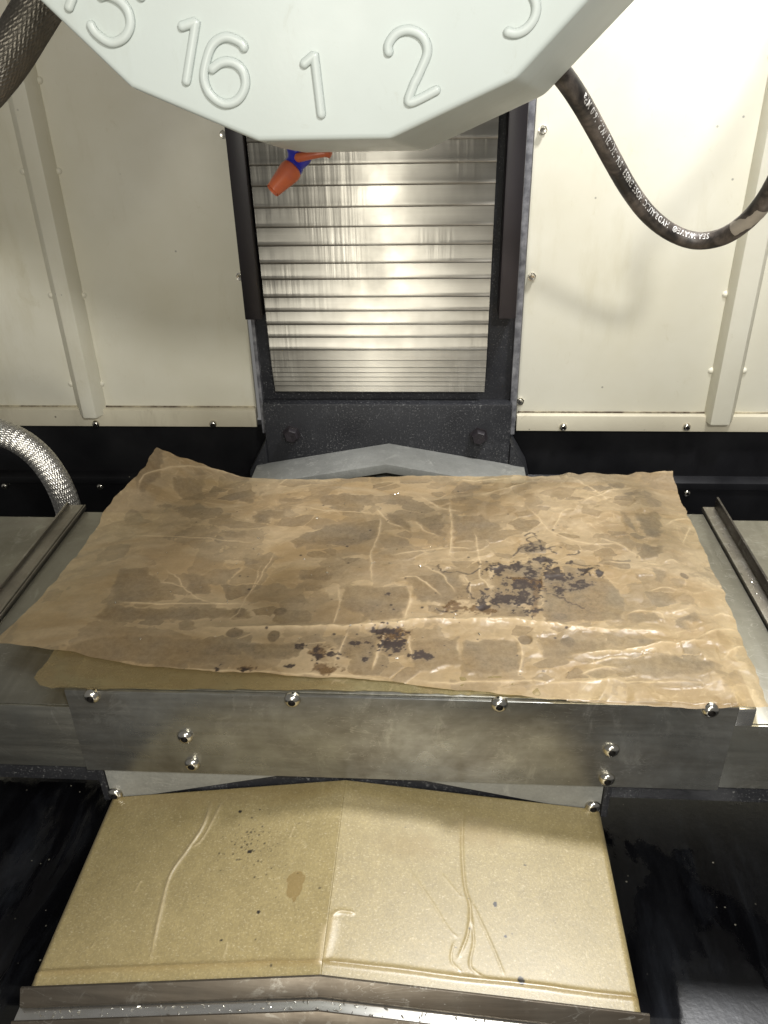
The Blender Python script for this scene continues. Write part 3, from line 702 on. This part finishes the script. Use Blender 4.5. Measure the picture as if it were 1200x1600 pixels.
# ------------------------------------------------------------------ front gabled way cover with kraft paper film
fc = thing('front_way_cover', (sxm, -0.09, -0.33), 'gabled steel cover faced with golden brown kraft film below the table', 'way cover')
YF, YB = -0.1915, 0.0068
def slope_panel(sgn, name, xe, ze, creases, blots, specks):
    nx, ny_ = 300, 240
    u = np.linspace(0, 1, nx); w = np.linspace(0, 1, ny_)
    U, W = np.meshgrid(u, w)
    X = sxm+(xe-sxm)*U; Y = YB+(YF-YB)*W; Z = zR+(ze-zR)*U
    p0 = (sxm, 0, zR); nrm_ = (-(ze-zR)/(xe-sxm), 0, 1)
    H = 0.0004*(fbm(X, Y, 14, 31+sgn, 3)-0.5)
    crease = np.zeros(X.shape)
    for pts, wd, ht in creases:
        Q = catmull([at_plane(x, y, p0, nrm_) for x, y in pts], 24)[:, :2]
        d, par = sd_polyline(X, Y, Q)
        wd_ = wd*(0.6+0.8*fbm(X, Y, 40, 50, 2))
        k = np.exp(-(d/wd_)**1.3)*np.clip(np.minimum(par, 1-par)*8, 0, 1)
        H = H+ht*k; crease = np.maximum(crease, k*min(1, abs(ht)/0.0012))
    wet = np.zeros(X.shape); grime = np.zeros(X.shape)
    nzz = fbm(X, Y, 120, 77, 3)-0.5
    for (x, y, rx, ry, kind) in blots:
        c = at_plane(x, y, p0, nrm_); ex = abs(at_plane(x+rx, y, p0, nrm_)[0]-c[0]); ey = abs(at_plane(x, y+ry, p0, nrm_)[1]-c[1])
        q = np.sqrt(((X-c[0])/ex)**2+((Y-c[1])/ey)**2)+nzz*0.9
        k = 1-sstep(0.85, 1.05, q)
        if kind == 'w': wet = np.maximum(wet, k)
        elif kind == 's': wet = np.maximum(wet, 0.45*(1-sstep(0.3, 1.2, q)))
        else: grime = np.maximum(grime, k)
    rs = np.random.RandomState(11+sgn)
    for (x, y, sg, n) in specks:
        for _ in range(n):
            c = at_plane(x+rs.randn()*sg, y+rs.randn()*sg*0.8, p0, nrm_); r = 0.00015+0.0009*rs.rand()**4
            grime = np.maximum(grime, 0.75*(1-sstep(r, r+0.0005, np.hypot(X-c[0], Y-c[1]))))
    # glued fold near the front edge
    dl = np.abs(Y-(YF+0.013)-0.0025*(fbm(X, Y, 18, 5, 3)-0.5))
    fold = np.exp(-(dl/0.0022)**2); H = H+0.0011*fold
    wet = np.maximum(wet, 0.75*np.exp(-(dl/0.0035)**2)*(0.35+fbm(X, Y, 30, 9, 3)))
    # rolled-over edges
    e = (xe-X)*sgn
    H = H-0.004*np.clip(1-e/0.006, 0, 1)**2
    H = H*np.clip(U*40, 0, 1)*1.0
    V = np.stack([X, Y, Z+H], -1)
    if sgn < 0: V = V[:, ::-1]; wet, grime, crease = wet[:, ::-1], grime[:, ::-1], crease[:, ::-1]
    V = V[::-1]; wet, grime, crease = wet[::-1], grime[::-1], crease[::-1]
    base = np.array([fc.location.x, fc.location.y, fc.location.z])
    m = grid_mesh(name, V, dict(wet=wet, grime=grime, crease=crease), 0.0035)
    o = link(name, m, 'kraft', fc); return o
slope_panel(-1, 'film_panel', sx0, zE_L,
    [([(331, 1250), (318, 1290), (292, 1330), (266, 1368), (252, 1420), (232, 1512)], 0.0018, 0.0017), ([(348, 1252), (318, 1308), (300, 1325)], 0.0014, 0.0010),
     ([(222, 1373), (208, 1398)], 0.0008, 0.0006), ([(460, 1290), (450, 1312)], 0.0007, 0.0005), ([(150, 1470), (142, 1482)], .0008, .0005), ([(180, 1437), (178, 1446)], .0007, .0005), ([(356, 1470), (348, 1500)], .0008, .0005),
     ([(510, 1440), (502, 1480), (499, 1512)], 0.0030, 0.0012)],
    [(460, 1383, 13, 20, 'w'), (460, 1402, 4, 9, 'w'), (390, 1331, 4, 3, 'g'), (404, 1425, 3, 3, 'g'), (375, 1268, 3, 2, 'g'), (346, 1469, 2, 2, 'g'), (300, 1240, 200, 26, 's'), (450, 1236, 90, 20, 's')],
    [(395, 1322, 26, 120), (420, 1400, 60, 14)])
slope_panel(1, 'film_panel', sx1, zE_R,
    [([(724, 1252), (722, 1320), (726, 1382), (735, 1420), (730, 1462), (714, 1502)], 0.0011, 0.0009), ([(733, 1402), (756, 1450), (774, 1490), (790, 1530)], 0.0008, 0.0005),
     ([(634, 1352), (672, 1405), (700, 1450), (716, 1466)], 0.0007, 0.0004), ([(690, 1365), (722, 1404)], .0007, .0003), ([(735, 1425), (740, 1470), (735, 1510), (760, 1530)], 0.0009, 0.0006), ([(710, 1470), (705, 1500), (722, 1520)], .0008, .0005),
     ([(520, 1425), (512, 1470), (505, 1500)], 0.0028, 0.0016), ([(516, 1432), (532, 1424), (555, 1427)], 0.0013, 0.0011)],
    [(774, 1413, 3, 4, 'g'), (790, 1463, 3, 2, 'g'), (815, 1533, 5, 7, 'g'), (640, 1320, 60, 26, 's'), (750, 1300, 50, 30, 's'), (720, 1525, 60, 14, 's')],
    [(760, 1450, 80, 12), (650, 1290, 40, 8)])
def chevron_sweep(name, prof, mat, parent, xa, xb, smooth=False):
    """prof: (y, dz) closed outline swept along the gable line"""
    pathx = [(xa, zE_L+(sx0-xa)*-(zR-zE_L)/(sxm-sx0)), (sxm, zR), (xb, zE_R-(xb-sx1)*(zR-zE_R)/(sx1-sxm))]
    n = len(prof); v = []
    for x, z in pathx: v += [(x, y, z+dz) for y, dz in prof]
    f = [tuple(range(n)), tuple(range(3*n-1, 2*n-1, -1))]
    for s in range(2):
        for i in range(n): f.append((s*n+i, s*n+(i+1) % n, (s+1)*n+(i+1) % n, (s+1)*n+i))
    return link(name, bevelled(new_mesh(name, v, f), 0.0005, 2, 25), mat, parent)
xa, xb = sx0-0.006, sx1+0.0055
ww = chevron_sweep('wiper_lip', [(YF+0.001, 0.0016), (YF-0.0012, 0.0022), (YF-0.009, -0.0105), (YF-0.009, -0.0135), (YF+0.001, -0.0135)], 'steel_lip', fc, xa, xb)
chevron_sweep('stage_sheet', [(YF-0.001, -0.0145), (YF-0.019, -0.0145), (YF-0.019, -0.0165), (YF-0.001, -0.0165)], 'steel_bright', fc, xa-0.002, xb+0.002)
chevron_sweep('wiper_lip', [(YF-0.0185, -0.0130), (YF-0.0200, -0.0125), (YF-0.0255, -0.021), (YF-0.0255, -0.0235), (YF-0.0185, -0.0235)], 'steel_lip', fc, xa-0.003, xb+0.003)
chevron_sweep('stage_sheet', [(YF-0.0190, -0.0245), (YF-0.036, -0.0245), (YF-0.036, -0.0265), (YF-0.0190, -0.0265)], 'steel_bright', fc, xa-0.004, xb+0.004)
chevron_sweep('wiper_lip', [(YF-0.0355, -0.0230), (YF-0.0370, -0.0225), (YF-0.0425, -0.032), (YF-0.0425, -0.0345), (YF-0.0355, -0.0345)], 'steel_lip', fc, xa-0.005, xb+0.005)
for s in (-1, 1):
    xx = sxm+s*0.17
    link('support_leg', box_mesh('support_leg', xx-0.02, xx+0.02, -0.18, 0.0, -0.3305, -0.150, 0.002), 'black_cast', fc)

# ------------------------------------------------------------------ oily brown paper sheets
def coons(back, front, left, right, nx, ny_):
    u = np.linspace(0, 1, nx); w = np.linspace(0, 1, ny_)
    def samp(c, n):
        P = catmull(c, 200); Q, _ = arc_resample(P, n); return Q
    bk, fr, lf, rt = samp(back, nx), samp(front, nx), samp(left, ny_), samp(right, ny_)   # back/front run left to right, left/right run back to front
    U, W = np.meshgrid(u, w); U = U[..., None]; W = W[..., None]
    return ((1-W)*bk[None]+W*fr[None]+(1-U)*lf[:, None]+U*rt[:, None]
            -((1-U)*(1-W)*bk[0]+U*(1-W)*bk[-1]+(1-U)*W*fr[0]+U*W*fr[-1]))
T0 = lambda x, y: at(x, y, 2, 0.001)[:2]
WETP = [
 [(503,777),(540,772),(583,777),(587,793),(547,793),(503,792)], [(600,790),(613,775),(643,780),(640,792)],
 [(453,848),(510,822),(567,817),(590,820),(590,843),(560,853),(517,855),(483,852),(463,860)], [(602,803),(630,807),(642,832),(620,826),(605,815)],
 [(647,813),(690,807),(695,840),(677,840)], [(710,807),(750,808),(783,823),(783,840),(745,848),(710,850)], [(467,900),(527,897),(517,910),(467,910)],
 [(530,797),(565,797),(567,805),(540,805)], [(540,918),(633,920),(640,937),(630,970),(583,972),(533,950)],
 [(190,893),(227,890),(253,913),(280,940),(167,947)], [(287,900),(323,900),(330,930),(293,933)],
 [(150,967),(173,949),(273,953),(390,953),(387,967),(240,973),(160,973)], [(270,763),(317,760),(320,780),(287,783)],
 [(273,793),(327,795),(320,813),(293,812)], [(350,833),(383,833),(387,845),(350,843)], [(393,807),(420,803),(420,820),(400,820)], [(370,775),(397,773),(393,788),(373,787)],
 [(992,805),(1030,802),(1037,825),(1027,842),(1005,842),(997,825)], [(1005,851),(1032,857),(1032,875),(997,872),(995,865)], [(1020,890),(1040,895),(1037,917),(1020,910)],
 [(1017,927),(1055,935),(1060,947),(1017,940)], [(850,905),(920,903),(955,912),(977,937),(972,972),(850,976)], [(978,962),(1020,960),(1035,970),(985,977)],
 [(1050,965),(1085,960),(1090,972),(1055,977)], [(984,1043),(1000,1033),(1040,1027),(1090,1029),(1117,1038),(1118,1050),(1090,1058),(1030,1060),(990,1055)],
 [(905,1055),(950,1050),(965,1052),(930,1062)], [(975,997),(1030,1002),(1000,1012)], [(977,774),(995,769),(1005,777)], [(970,802),(977,805),(997,837),(982,825)],
 [(723,1007),(770,1003),(810,1006),(813,1050),(770,1056),(725,1052)], [(640,1003),(715,1000),(718,1040),(650,1048)], [(640,905),(715,890),(730,930),(700,950),(650,940)],
 [(100,1010),(200,995),(360,1005),(350,1040),(250,1044),(130,1030)], [(225,745),(262,742),(255,765),(215,785)], [(770,893),(810,880),(850,890),(835,945),(765,950)],
 [(520,1000),(590,995),(585,1035),(530,1030)], [(340,1000),(420,1010),(480,1005),(470,1030),(400,1035)], [(840,1000),(960,1005),(940,1030),(850,1030)], [(400,800),(450,800),(450,812),(400,812)], [(330,905),(350,905),(352,915),(335,915)]]
DOTS = [(375,960,9,8),(367,992,13,7),(428,997,9,9),(438,958,11,6),(875,966,12,6),(887,1006,11,8),(815,962,11,5),(820,1004,11,8),(1068,903,6,5)]
z3 = lambda l: [(600+x/3, 780+y/3, a/3, b/3) for x, y, a, b in l]
z4 = lambda l: [(300+x/3, 900+y/3, a/3, b/3) for x, y, a, b in l]
GRIME = z3([(530,340,52,26),(620,322,60,18),(785,358,65,36),(645,470,52,46),(565,468,80,26),(700,350,40,26),(910,410,45,16),(932,345,32,13),(830,430,32,16),(1015,365,14,16),(455,495,26,16),(740,295,50,14),(40,680,62,44),(20,620,34,26),(180,740,34,16),(700,240,34,16),(620,415,60,20),(870,300,14,10),(22,452,10,9)])
GRIME += z4([(590,378,32,21),(655,378,42,15),(510,345,22,22),(250,445,36,8),(950,312,56,36),(870,272,44,22),(820,400,20,8),(745,322,24,8),(125,440,16,8),(922,93,11,8),(450,430,20,7),(1090,380,30,10)])
RUST = z3([(330,512,48,26),(425,520,26,18),(480,535,32,13),(715,405,34,20),(640,385,40,14)])+z4([(940,290,70,46),(620,445,60,16),(590,372,60,26),(250,442,46,11)])
def zz(l): return [(600+x/3, 780+y/3) for x, y in l]
STROKES = [zz([(605,268),(650,228),(690,228),(672,195),(700,180),(735,205),(700,160),(655,180)]), zz([(680,205),(720,240),(780,240),(830,262),(905,258),(912,245)]), zz([(865,300),(930,312),(1005,322)]),
           zz([(255,320),(285,352),(340,352),(400,360),(455,330)]), zz([(745,440),(830,475),(935,520)]), zz([(240,520),(300,532),(350,525)]), zz([(400,405),(390,440),(420,478)]), zz([(760,238),(800,225),(830,232)])]
BROWNLINES = [zz([(712,400),(712,470),(700,550)])]
CREASES = [  # polyline, half width, height (metres)
 ([(300,984),(430,984),(560,982),(640,974),(730,972),(820,974),(880,983),(960,988),(1080,992)], .0052, .0050), ([(880,1030),(960,1022),(1010,1018),(1060,1008),(1120,1002)], .0046, .0062),
 ([(1085,1000),(1118,985),(1155,975)], .004, .004), ([(1130,1030),(1150,1010),(1168,1005)], .004, .004),
 ([(640,1062),(760,1066),(900,1068),(1150,1068)], .0022, .0016), ([(240,1046),(420,1052),(600,1060)], .0025, .0012),
 ([(700,785),(704,830),(702,872)], .0040, .0040), ([(588,795),(602,812),(630,830)], .0030, .0034), ([(595,805),(590,840),(580,870),(583,920)], .0022, .0022),
 ([(645,815),(665,830),(685,842)], .003, .0032), ([(655,775),(690,795),(720,800)], .003, .003), ([(750,775),(790,765),(830,755)], .0028, .0026), ([(640,925),(640,945),(630,972)], .0018, .0018),
 ([(528,915),(530,945),(518,985)], .0018, .0018), ([(600,985),(590,1020),(583,1050)], .0030, .0032), ([(543,985),(535,1015),(524,1038)], .0022, .0020), ([(640,990),(640,1040)], .002, .0018),
 ([(180,943),(280,946),(400,945)], .0022, .0020), ([(195,838),(300,842),(400,850)], .0018, .0014), ([(215,785),(240,765),(330,748),(480,752)], .0022, .0020), ([(445,790),(520,800),(590,805)], .0014, .0012),
 ([(740,860),(690,858),(610,870)], .002, .002), ([(655,880),(690,900),(710,930)], .002, .0022), ([(620,905),(650,905),(690,935)], .002, .002), ([(742,830),(748,870),(750,905),(765,925)], .002, .002),
 ([(725,900),(735,920),(732,940)], .002, .0018), ([(800,995),(815,1020),(808,1060)], .002, .0018), ([(430,865),(410,900),(390,930)], .0016, .0014), ([(412,880),(380,950),(360,970)], .0014, .0012),
 ([(905,790),(950,770),(1000,762)], .0032, .0036), ([(930,840),(985,860),(1000,880)], .003, .003), ([(940,880),(1000,882),(1030,882)], .0022, .0026), ([(1040,820),(1060,808),(1085,806)], .0028, .0034),
 ([(1035,880),(1050,878),(1062,880)], .0024, .003), ([(1015,925),(1040,920),(1062,925)], .0016, .0018), ([(975,965),(1000,955),(1030,962),(1038,975)], .0018, .0018), ([(1050,960),(1080,953)], .0018, .0018),
 ([(1110,965),(1130,955),(1150,958)], .0022, .0024), ([(920,1040),(960,1030),(985,1030)], .003, .0034), ([(905,1058),(930,1048),(970,1046)], .002, .0022), ([(820,745),(900,752),(960,790)], .0026, .0024),
 ([(700,750),(760,752),(820,746)], .0022, .0024), ([(865,830),(880,800),(905,800)], .002, .002), ([(260,890),(300,930),(330,945)], .0014, .0012), ([(820,790),(860,830),(920,850),(980,850)], .0024, .0022), ([(1068,850),(1078,815)], .002, .002)]

def paper_fields(X, Y, seed, amp, feats=True):
    n1 = fbm(X, Y, 55, seed, 4)-0.5; n2 = fbm(X, Y, 160, seed+9, 4)-0.5; n3 = fbm(X, Y, 420, seed+20, 2)-0.5
    wet = np.zeros(X.shape); grime = wet.copy(); rust = wet.copy(); crease = wet.copy(); H = wet.copy(); stick = wet.copy()
    rs = np.random.RandomState(seed)
    # straight-edged crumple facets (differences of Voronoi paraboloids)
    calm = sstep(0.40, 0.62, fbm(X, Y, 5.5, seed+70, 3))
    pale = wet.copy()
    for q, (size, amp_) in enumerate(((0.10, 0.0030), (0.048, 0.0040), (0.026, 0.0040), (0.013, 0.0026), (0.007, 0.0010))):
        g = 1.0 if size > 0.03 else (0.35+0.65*calm)
        H = H+amp_*g*facets(X, Y, size, seed*13+q*7, 0.35+q*0.9)
    for size, w0 in ((0.046, 0.0011), (0.024, 0.0007)):
        ga = cells(X+n1*0.008+0.6, Y+n1*0.008+0.6, size, seed+int(size*1e4), 1.3)[1]
        pale = np.maximum(pale, np.exp(-ga/w0)*calm*(0.35+0.9*(n1+0.5))*sstep(0.0, 0.25, n2+0.10))
    right = 0.42+0.45*sstep(-0.12, 0.10, X)*(0.55+0.45*sstep(0.05, 0.35, Y))+0.25*sstep(0.10, 0.25, X)
    H = H*amp*right
    prs = np.random.RandomState(seed+3)
    if feats:
        for P in WETP:
            Q = [T0(*p) for p in P]; Qa = np.array(Q); c0, c1 = Qa.min(0)-.02, Qa.max(0)+.02
            b = (X > c0[0]) & (X < c1[0]) & (Y > c0[1]) & (Y < c1[1])
            d = sd_poly(X[b], Y[b], Q)+n1[b]*0.010+n2[b]*0.007
            cx_ = Qa[:, 0].mean(); lev = (0.60+0.35*prs.rand()) if cx_ < -0.17 else (0.82+0.18*prs.rand())
            wet[b] = np.maximum(wet[b], lev*(1-sstep(-0.0022, 0.0020, d))*(0.82+0.18*sstep(0.0, 0.006, -d))); pale[b] = np.maximum(pale[b], 0.55*np.exp(-np.clip(d, 0, 1)/0.0025)*(d > 0)*sstep(-.1, .3, n1[b]+n2[b])); stick[b] = np.maximum(stick[b], 1-sstep(-0.002, 0.004, d))
        # small angular stuck patches between the folds
        zone = sstep(.30, .285, np.abs(X))*sstep(.012, .03, Y)*sstep(.43, .41, Y)
        for size, dens, sd in ((0.036, 0.20, 3), (0.021, 0.16, 9)):
            _, gap, rid = cells(X+n1*0.010+0.7, Y+n1*0.010+0.5, size, seed+sd, 1.5)
            on_ = (rid < dens)*zone*(0.45+2.2*rid)
            k = on_*sstep(0.0010, 0.0024, gap+n2*0.0045); wet = np.maximum(wet, k); stick = np.maximum(stick, 0.6*(k > 0.2))
            pale = np.maximum(pale, 0.5*(on_ > 0)*np.exp(-gap/0.0011)*sstep(-.2, .2, n2))
        def blob(x, y, rx, ry, wob=1.0, soft=0.15):
            c = T0(x, y); ex = abs(T0(x+rx, y)[0]-c[0]); ey = abs(T0(x, y+ry)[1]-c[1])
            q = np.sqrt(((X-c[0])/ex)**2+((Y-c[1])/ey)**2)
            return 1-sstep(1-soft, 1+soft, q+wob*(n2*2.2+n3*1.2+n1*0.6))
        for dd in DOTS:
            k = blob(*dd, 0.12, 0.10); wet = np.maximum(wet, k); grime = np.maximum(grime, k*0.30); stick = np.maximum(stick, k)
        for g in GRIME: grime = np.maximum(grime, 0.96*blob(*g, 1.55, 0.22))
        for g in RUST: rust = np.maximum(rust, 0.75*blob(*g, 1.1, 0.25))
        for st in STROKES:
            d, par = sd_polyline(X+n2*0.006, Y+n2*0.006, catmull([T0(*p) for p in st], 30)); grime = np.maximum(grime, 0.85*(1-sstep(0.0006, 0.0018, d+n3*0.0012))*(n1 > -0.22))
        for st in BROWNLINES:
            d, par = sd_polyline(X+n2*0.006, Y, catmull([T0(*p) for p in st], 20)); rust = np.maximum(rust, 0.55*(1-sstep(0.0015, 0.0045, d)))
        # scattered small specks and a few rust flecks near the front
        for _ in range(90):
            c = T0(rs.uniform(260, 900), rs.uniform(780, 1060)); r = 0.0004+0.0012*rs.rand()**3
            b = (np.abs(X-c[0]) < .004) & (np.abs(Y-c[1]) < .004); grime[b] = np.maximum(grime[b], 0.9*(1-sstep(r, r+.0009, np.hypot(X[b]-c[0], Y[b]-c[1]))))
        H = H*(1-0.8*stick)
        for pts, wd, ht in CREASES:
            Q = catmull([T0(*p) for p in pts], 24); c0, c1 = Q.min(0)-.03, Q.max(0)+.03
            b = (X > c0[0]) & (X < c1[0]) & (Y > c0[1]) & (Y < c1[1])
            d, par = sd_polyline(X[b]+n1[b]*0.006, Y[b]+n1[b]*0.006, Q)
            k = np.exp(-(np.abs(d)/(wd*(0.46 if wd < .0045 else 0.75)))**(1.0 if wd < .0045 else 1.3))*np.clip(np.minimum(par, 1-par)*6+0.05, 0, 1)*(0.55+0.9*(n2[b]+0.5))
            H[b] += ht*(0.30 if wd < .0045 else 0.62)*k; crease[b] = np.maximum(crease[b], k)
            wet[b] *= 1-np.clip(k*1.3, 0, 1)
    # loose random oil films
    rnd = sstep(0.585, 0.60, fbm(X, Y, 26, seed+40, 5)+n3*0.03); wet = np.maximum(wet, rnd*0.45*(1-crease))
    crease = np.clip(np.maximum(crease, pale*0.8*(1-0.6*np.clip(wet, 0, 1))), 0, 1)
    return H, wet, grime, rust, crease

def zlift(X, Y):
    z = np.full(X.shape, 0.0034)
    tl = np.clip((-.31-X)/.10, 0, 1); z -= 0.010*tl*tl*(1-sstep(0.20, 0.42, Y))
    tr = np.clip((X-.31)/.06, 0, 1); z -= 0.014*tl*0+0.012*tr*(1-sstep(.36, .47, Y))
    d = (-.27-X)*0.9+(Y-.385)*1.1
    z += 0.074*np.clip(d/.19, 0, 1)**1.25
    z += 0.016*np.clip((X-.29)/.07, 0, 1)*np.clip((Y-.41)/.06, 0, 1)
    return z
def edge3(l): return [at(x, y, 2, z) for x, y, z in l]
back = edge3([(245,695,.050),(330,716,.032),(400,735,.016),(480,747,.006),(560,746,.004),(700,742,.004),(820,742,.004),(900,738,.006),(1000,735,.008),(1052,731,.014)])
front = edge3([(-12,1002,-.006),(60,1016,-.003),(140,1028,.001),(220,1042,.002),(290,1047,.002),(480,1057,.002),(600,1061,.002),(700,1071,.002),(820,1083,.002),(900,1090,.002),(1000,1096,.001),(1100,1102,.000),(1198,1104,-.004)])
left = edge3([(245,695,.050),(215,745,.026),(170,800,.004),(120,865,-.002),(60,935,-.004),(-12,1002,-.006)])
right = edge3([(1052,731,.014),(1076,800,-.002),(1112,890,-.008),(1152,985,-.008),(1198,1104,-.004)])
NX, NY = 720, 460
S = coons(back, front, left, right, NX, NY); X, Y = S[..., 0], S[..., 1]
H, wet, grime, rust, crease = paper_fields(X, Y, 4, 1.0)
# ragged rim
w_ = np.linspace(0, 1, NY)[:, None]; u_ = np.linspace(0, 1, NX)[None]
Y = Y-(fbm(X, Y, 60, 3, 3)-0.5)*0.006*np.clip(1-w_*14, 0, 1)+(fbm(X, Y, 40, 8, 3)-0.5)*0.004*np.clip(1-(1-w_)*14, 0, 1)
X = X+(fbm(X, Y, 60, 13, 3)-0.5)*0.006*(np.clip(1-u_*14, 0, 1)+np.clip(1-(1-u_)*14, 0, 1))
Y = Y-0.0045*np.clip((w_-0.965)/0.035, 0, 1)*sstep(-0.12, 0.02, X)
inside = (np.abs(X) < .312)
Z = zlift(X, Y)+H
Z = np.where(inside & (Y > 0.0), np.maximum(Z, 0.0016), Z)
Z = np.where(Y < 0.0, np.minimum(Z, 0.0022)+0.9*Y, Z)
o = link('paper_sheet', grid_mesh('paper_sheet', np.stack([X, Y, Z], -1)[::-1], dict(wet=wet[::-1], grime=grime[::-1], rust=rust[::-1], crease=crease[::-1])), 'oil_paper')
tag(o, 'crumpled oily brown paper sheet on top with dark stains and a curled corner', 'paper', 'paper sheets on the table')
# lower sheet, showing along the front and through the left margin
back2 = edge3([(262,748,.001),(480,756,.001),(760,756,.001),(1000,752,.001)])
front2 = edge3([(52,1056,-.001),(64,1070,-.001),(80,1076,.0),(110,1078,.0),(200,1079,.0),(300,1080,.0),(400,1081,.0),(520,1082,.0),(600,1084,.0),(700,1088,.0),(800,1092,.0),(900,1094,.001)])
left2 = edge3([(262,748,.001),(200,850,.001),(120,965,.001),(52,1056,-.001)])
right2 = edge3([(1000,752,.001),(975,850,.001),(940,960,.001),(900,1090,.001)])
S2 = coons(back2, front2, left2, right2, 360, 230); X2, Y2 = S2[..., 0], S2[..., 1]
w2 = np.linspace(0, 1, 230)[:, None]; u2 = np.linspace(0, 1, 360)[None]
H2, wet2, gr2, ru2, cr2 = paper_fields(X2, Y2, 61, 0.35, False)
Y2 = Y2+(fbm(X2, Y2, 70, 15, 4)-0.5)*0.005*np.clip(1-(1-w2)*12, 0, 1)
X2 = X2+(fbm(X2, Y2, 70, 19, 4)-0.5)*0.006*np.clip(1-u2*12, 0, 1)
fr_ = np.exp(-((Y2-0.012)/0.02)**2)
Z2 = 0.0009+np.where(Y2 < 0.035, np.clip(H2*2.2, -0.0004, 0.0030), np.clip(H2, -0.0004, 0.0006))+fr_*0.0004*(fbm(X2*3, Y2, 20, 5, 3))
Z2 = np.where(Y2 < 0.002, Z2+0.0010*(fbm(X2*2, Y2*0, 18, 7, 2)), Z2)
Z2 = np.where(np.abs(X2) > .312, Z2-np.clip((np.abs(X2)-.312)*0.1, 0, .01), Z2)
Z2 = np.minimum(Z2, np.where(Y2 < 0.03, Z2, 0.00145))
o = link('paper_sheet', grid_mesh('paper_sheet_lower', np.stack([X2, Y2, Z2], -1)[::-1], dict(wet=wet2[::-1]*0.4, grime=gr2[::-1], rust=ru2[::-1], crease=cr2[::-1])), 'oil_paper_lower')
tag(o, 'smoother olive brown paper sheet underneath, its strip showing along the front plate', 'paper', 'paper sheets on the table')

# ------------------------------------------------------------------ metal chips
def chips(name, label, spots, mat, size, seed):
    rs = np.random.RandomState(seed); bm = bmesh.new()
    for x, y, z in spots:
        s = size*(0.5+rs.rand()); a = rs.rand(3)*6.28
        M = Matrix.Translation((x, y, z+0.3*s)) @ Matrix.Rotation(a[0], 4, 'Z') @ Matrix.Rotation(a[1], 4, 'X') @ Matrix.Diagonal((s*(1+rs.rand()*1.2), s*.6, s*.35, 1))
        bmesh.ops.create_icosphere(bm, subdivisions=1, radius=0.5, matrix=M)
    m = bpy.data.meshes.new(name); bm.to_mesh(m); bm.free()
    return tag(link(name, m, mat), label, 'metal chips', kind='stuff')
rs = np.random.RandomState(21); spots = []
ti = {}
def paper_z(x, y):
    k = np.argmin((X-x)**2+(Y-y)**2); return Z.ravel()[k]
for _ in range(70):
    p = T0(rs.uniform(180, 760), rs.uniform(750, 1040)); spots.append((p[0], p[1], paper_z(*p)))
for px, py, n in ((625, 775, 6), (408, 843, 8), (480, 750, 2)):
    for _ in range(n):
        p = T0(px+rs.randn()*4, py+rs.randn()*2); spots.append((p[0], p[1], paper_z(*p)))
chips('metal_chips', 'tiny bright metal chips scattered on the brown paper', spots, 'chip_metal', 0.0017, 2)
spots = []
for _ in range(260):
    x = rs.uniform(xa, xb); zz_ = zR+(x-sxm)*((zE_R-zR)/(sx1-sxm)) if x > sxm else zR+(sxm-x)*((zE_L-zR)/(sxm-sx0))
    k = rs.randint(3); yy, dz = ((YF-0.0145-0.004*rs.rand(), -0.0145), (YF-0.029-0.006*rs.rand(), -0.0245), (YF-0.0105-.002*rs.rand(), -0.0143))[k]
    spots.append((x, yy, zz_+dz))
for _ in range(60):
    spots.append((0.3905+0.013*rs.rand(), rs.uniform(.02, .39), -0.0205))
chips('metal_chips', 'fine metal chips lying in the cover grooves and along the rail', spots, 'chip_metal', 0.0016, 5)
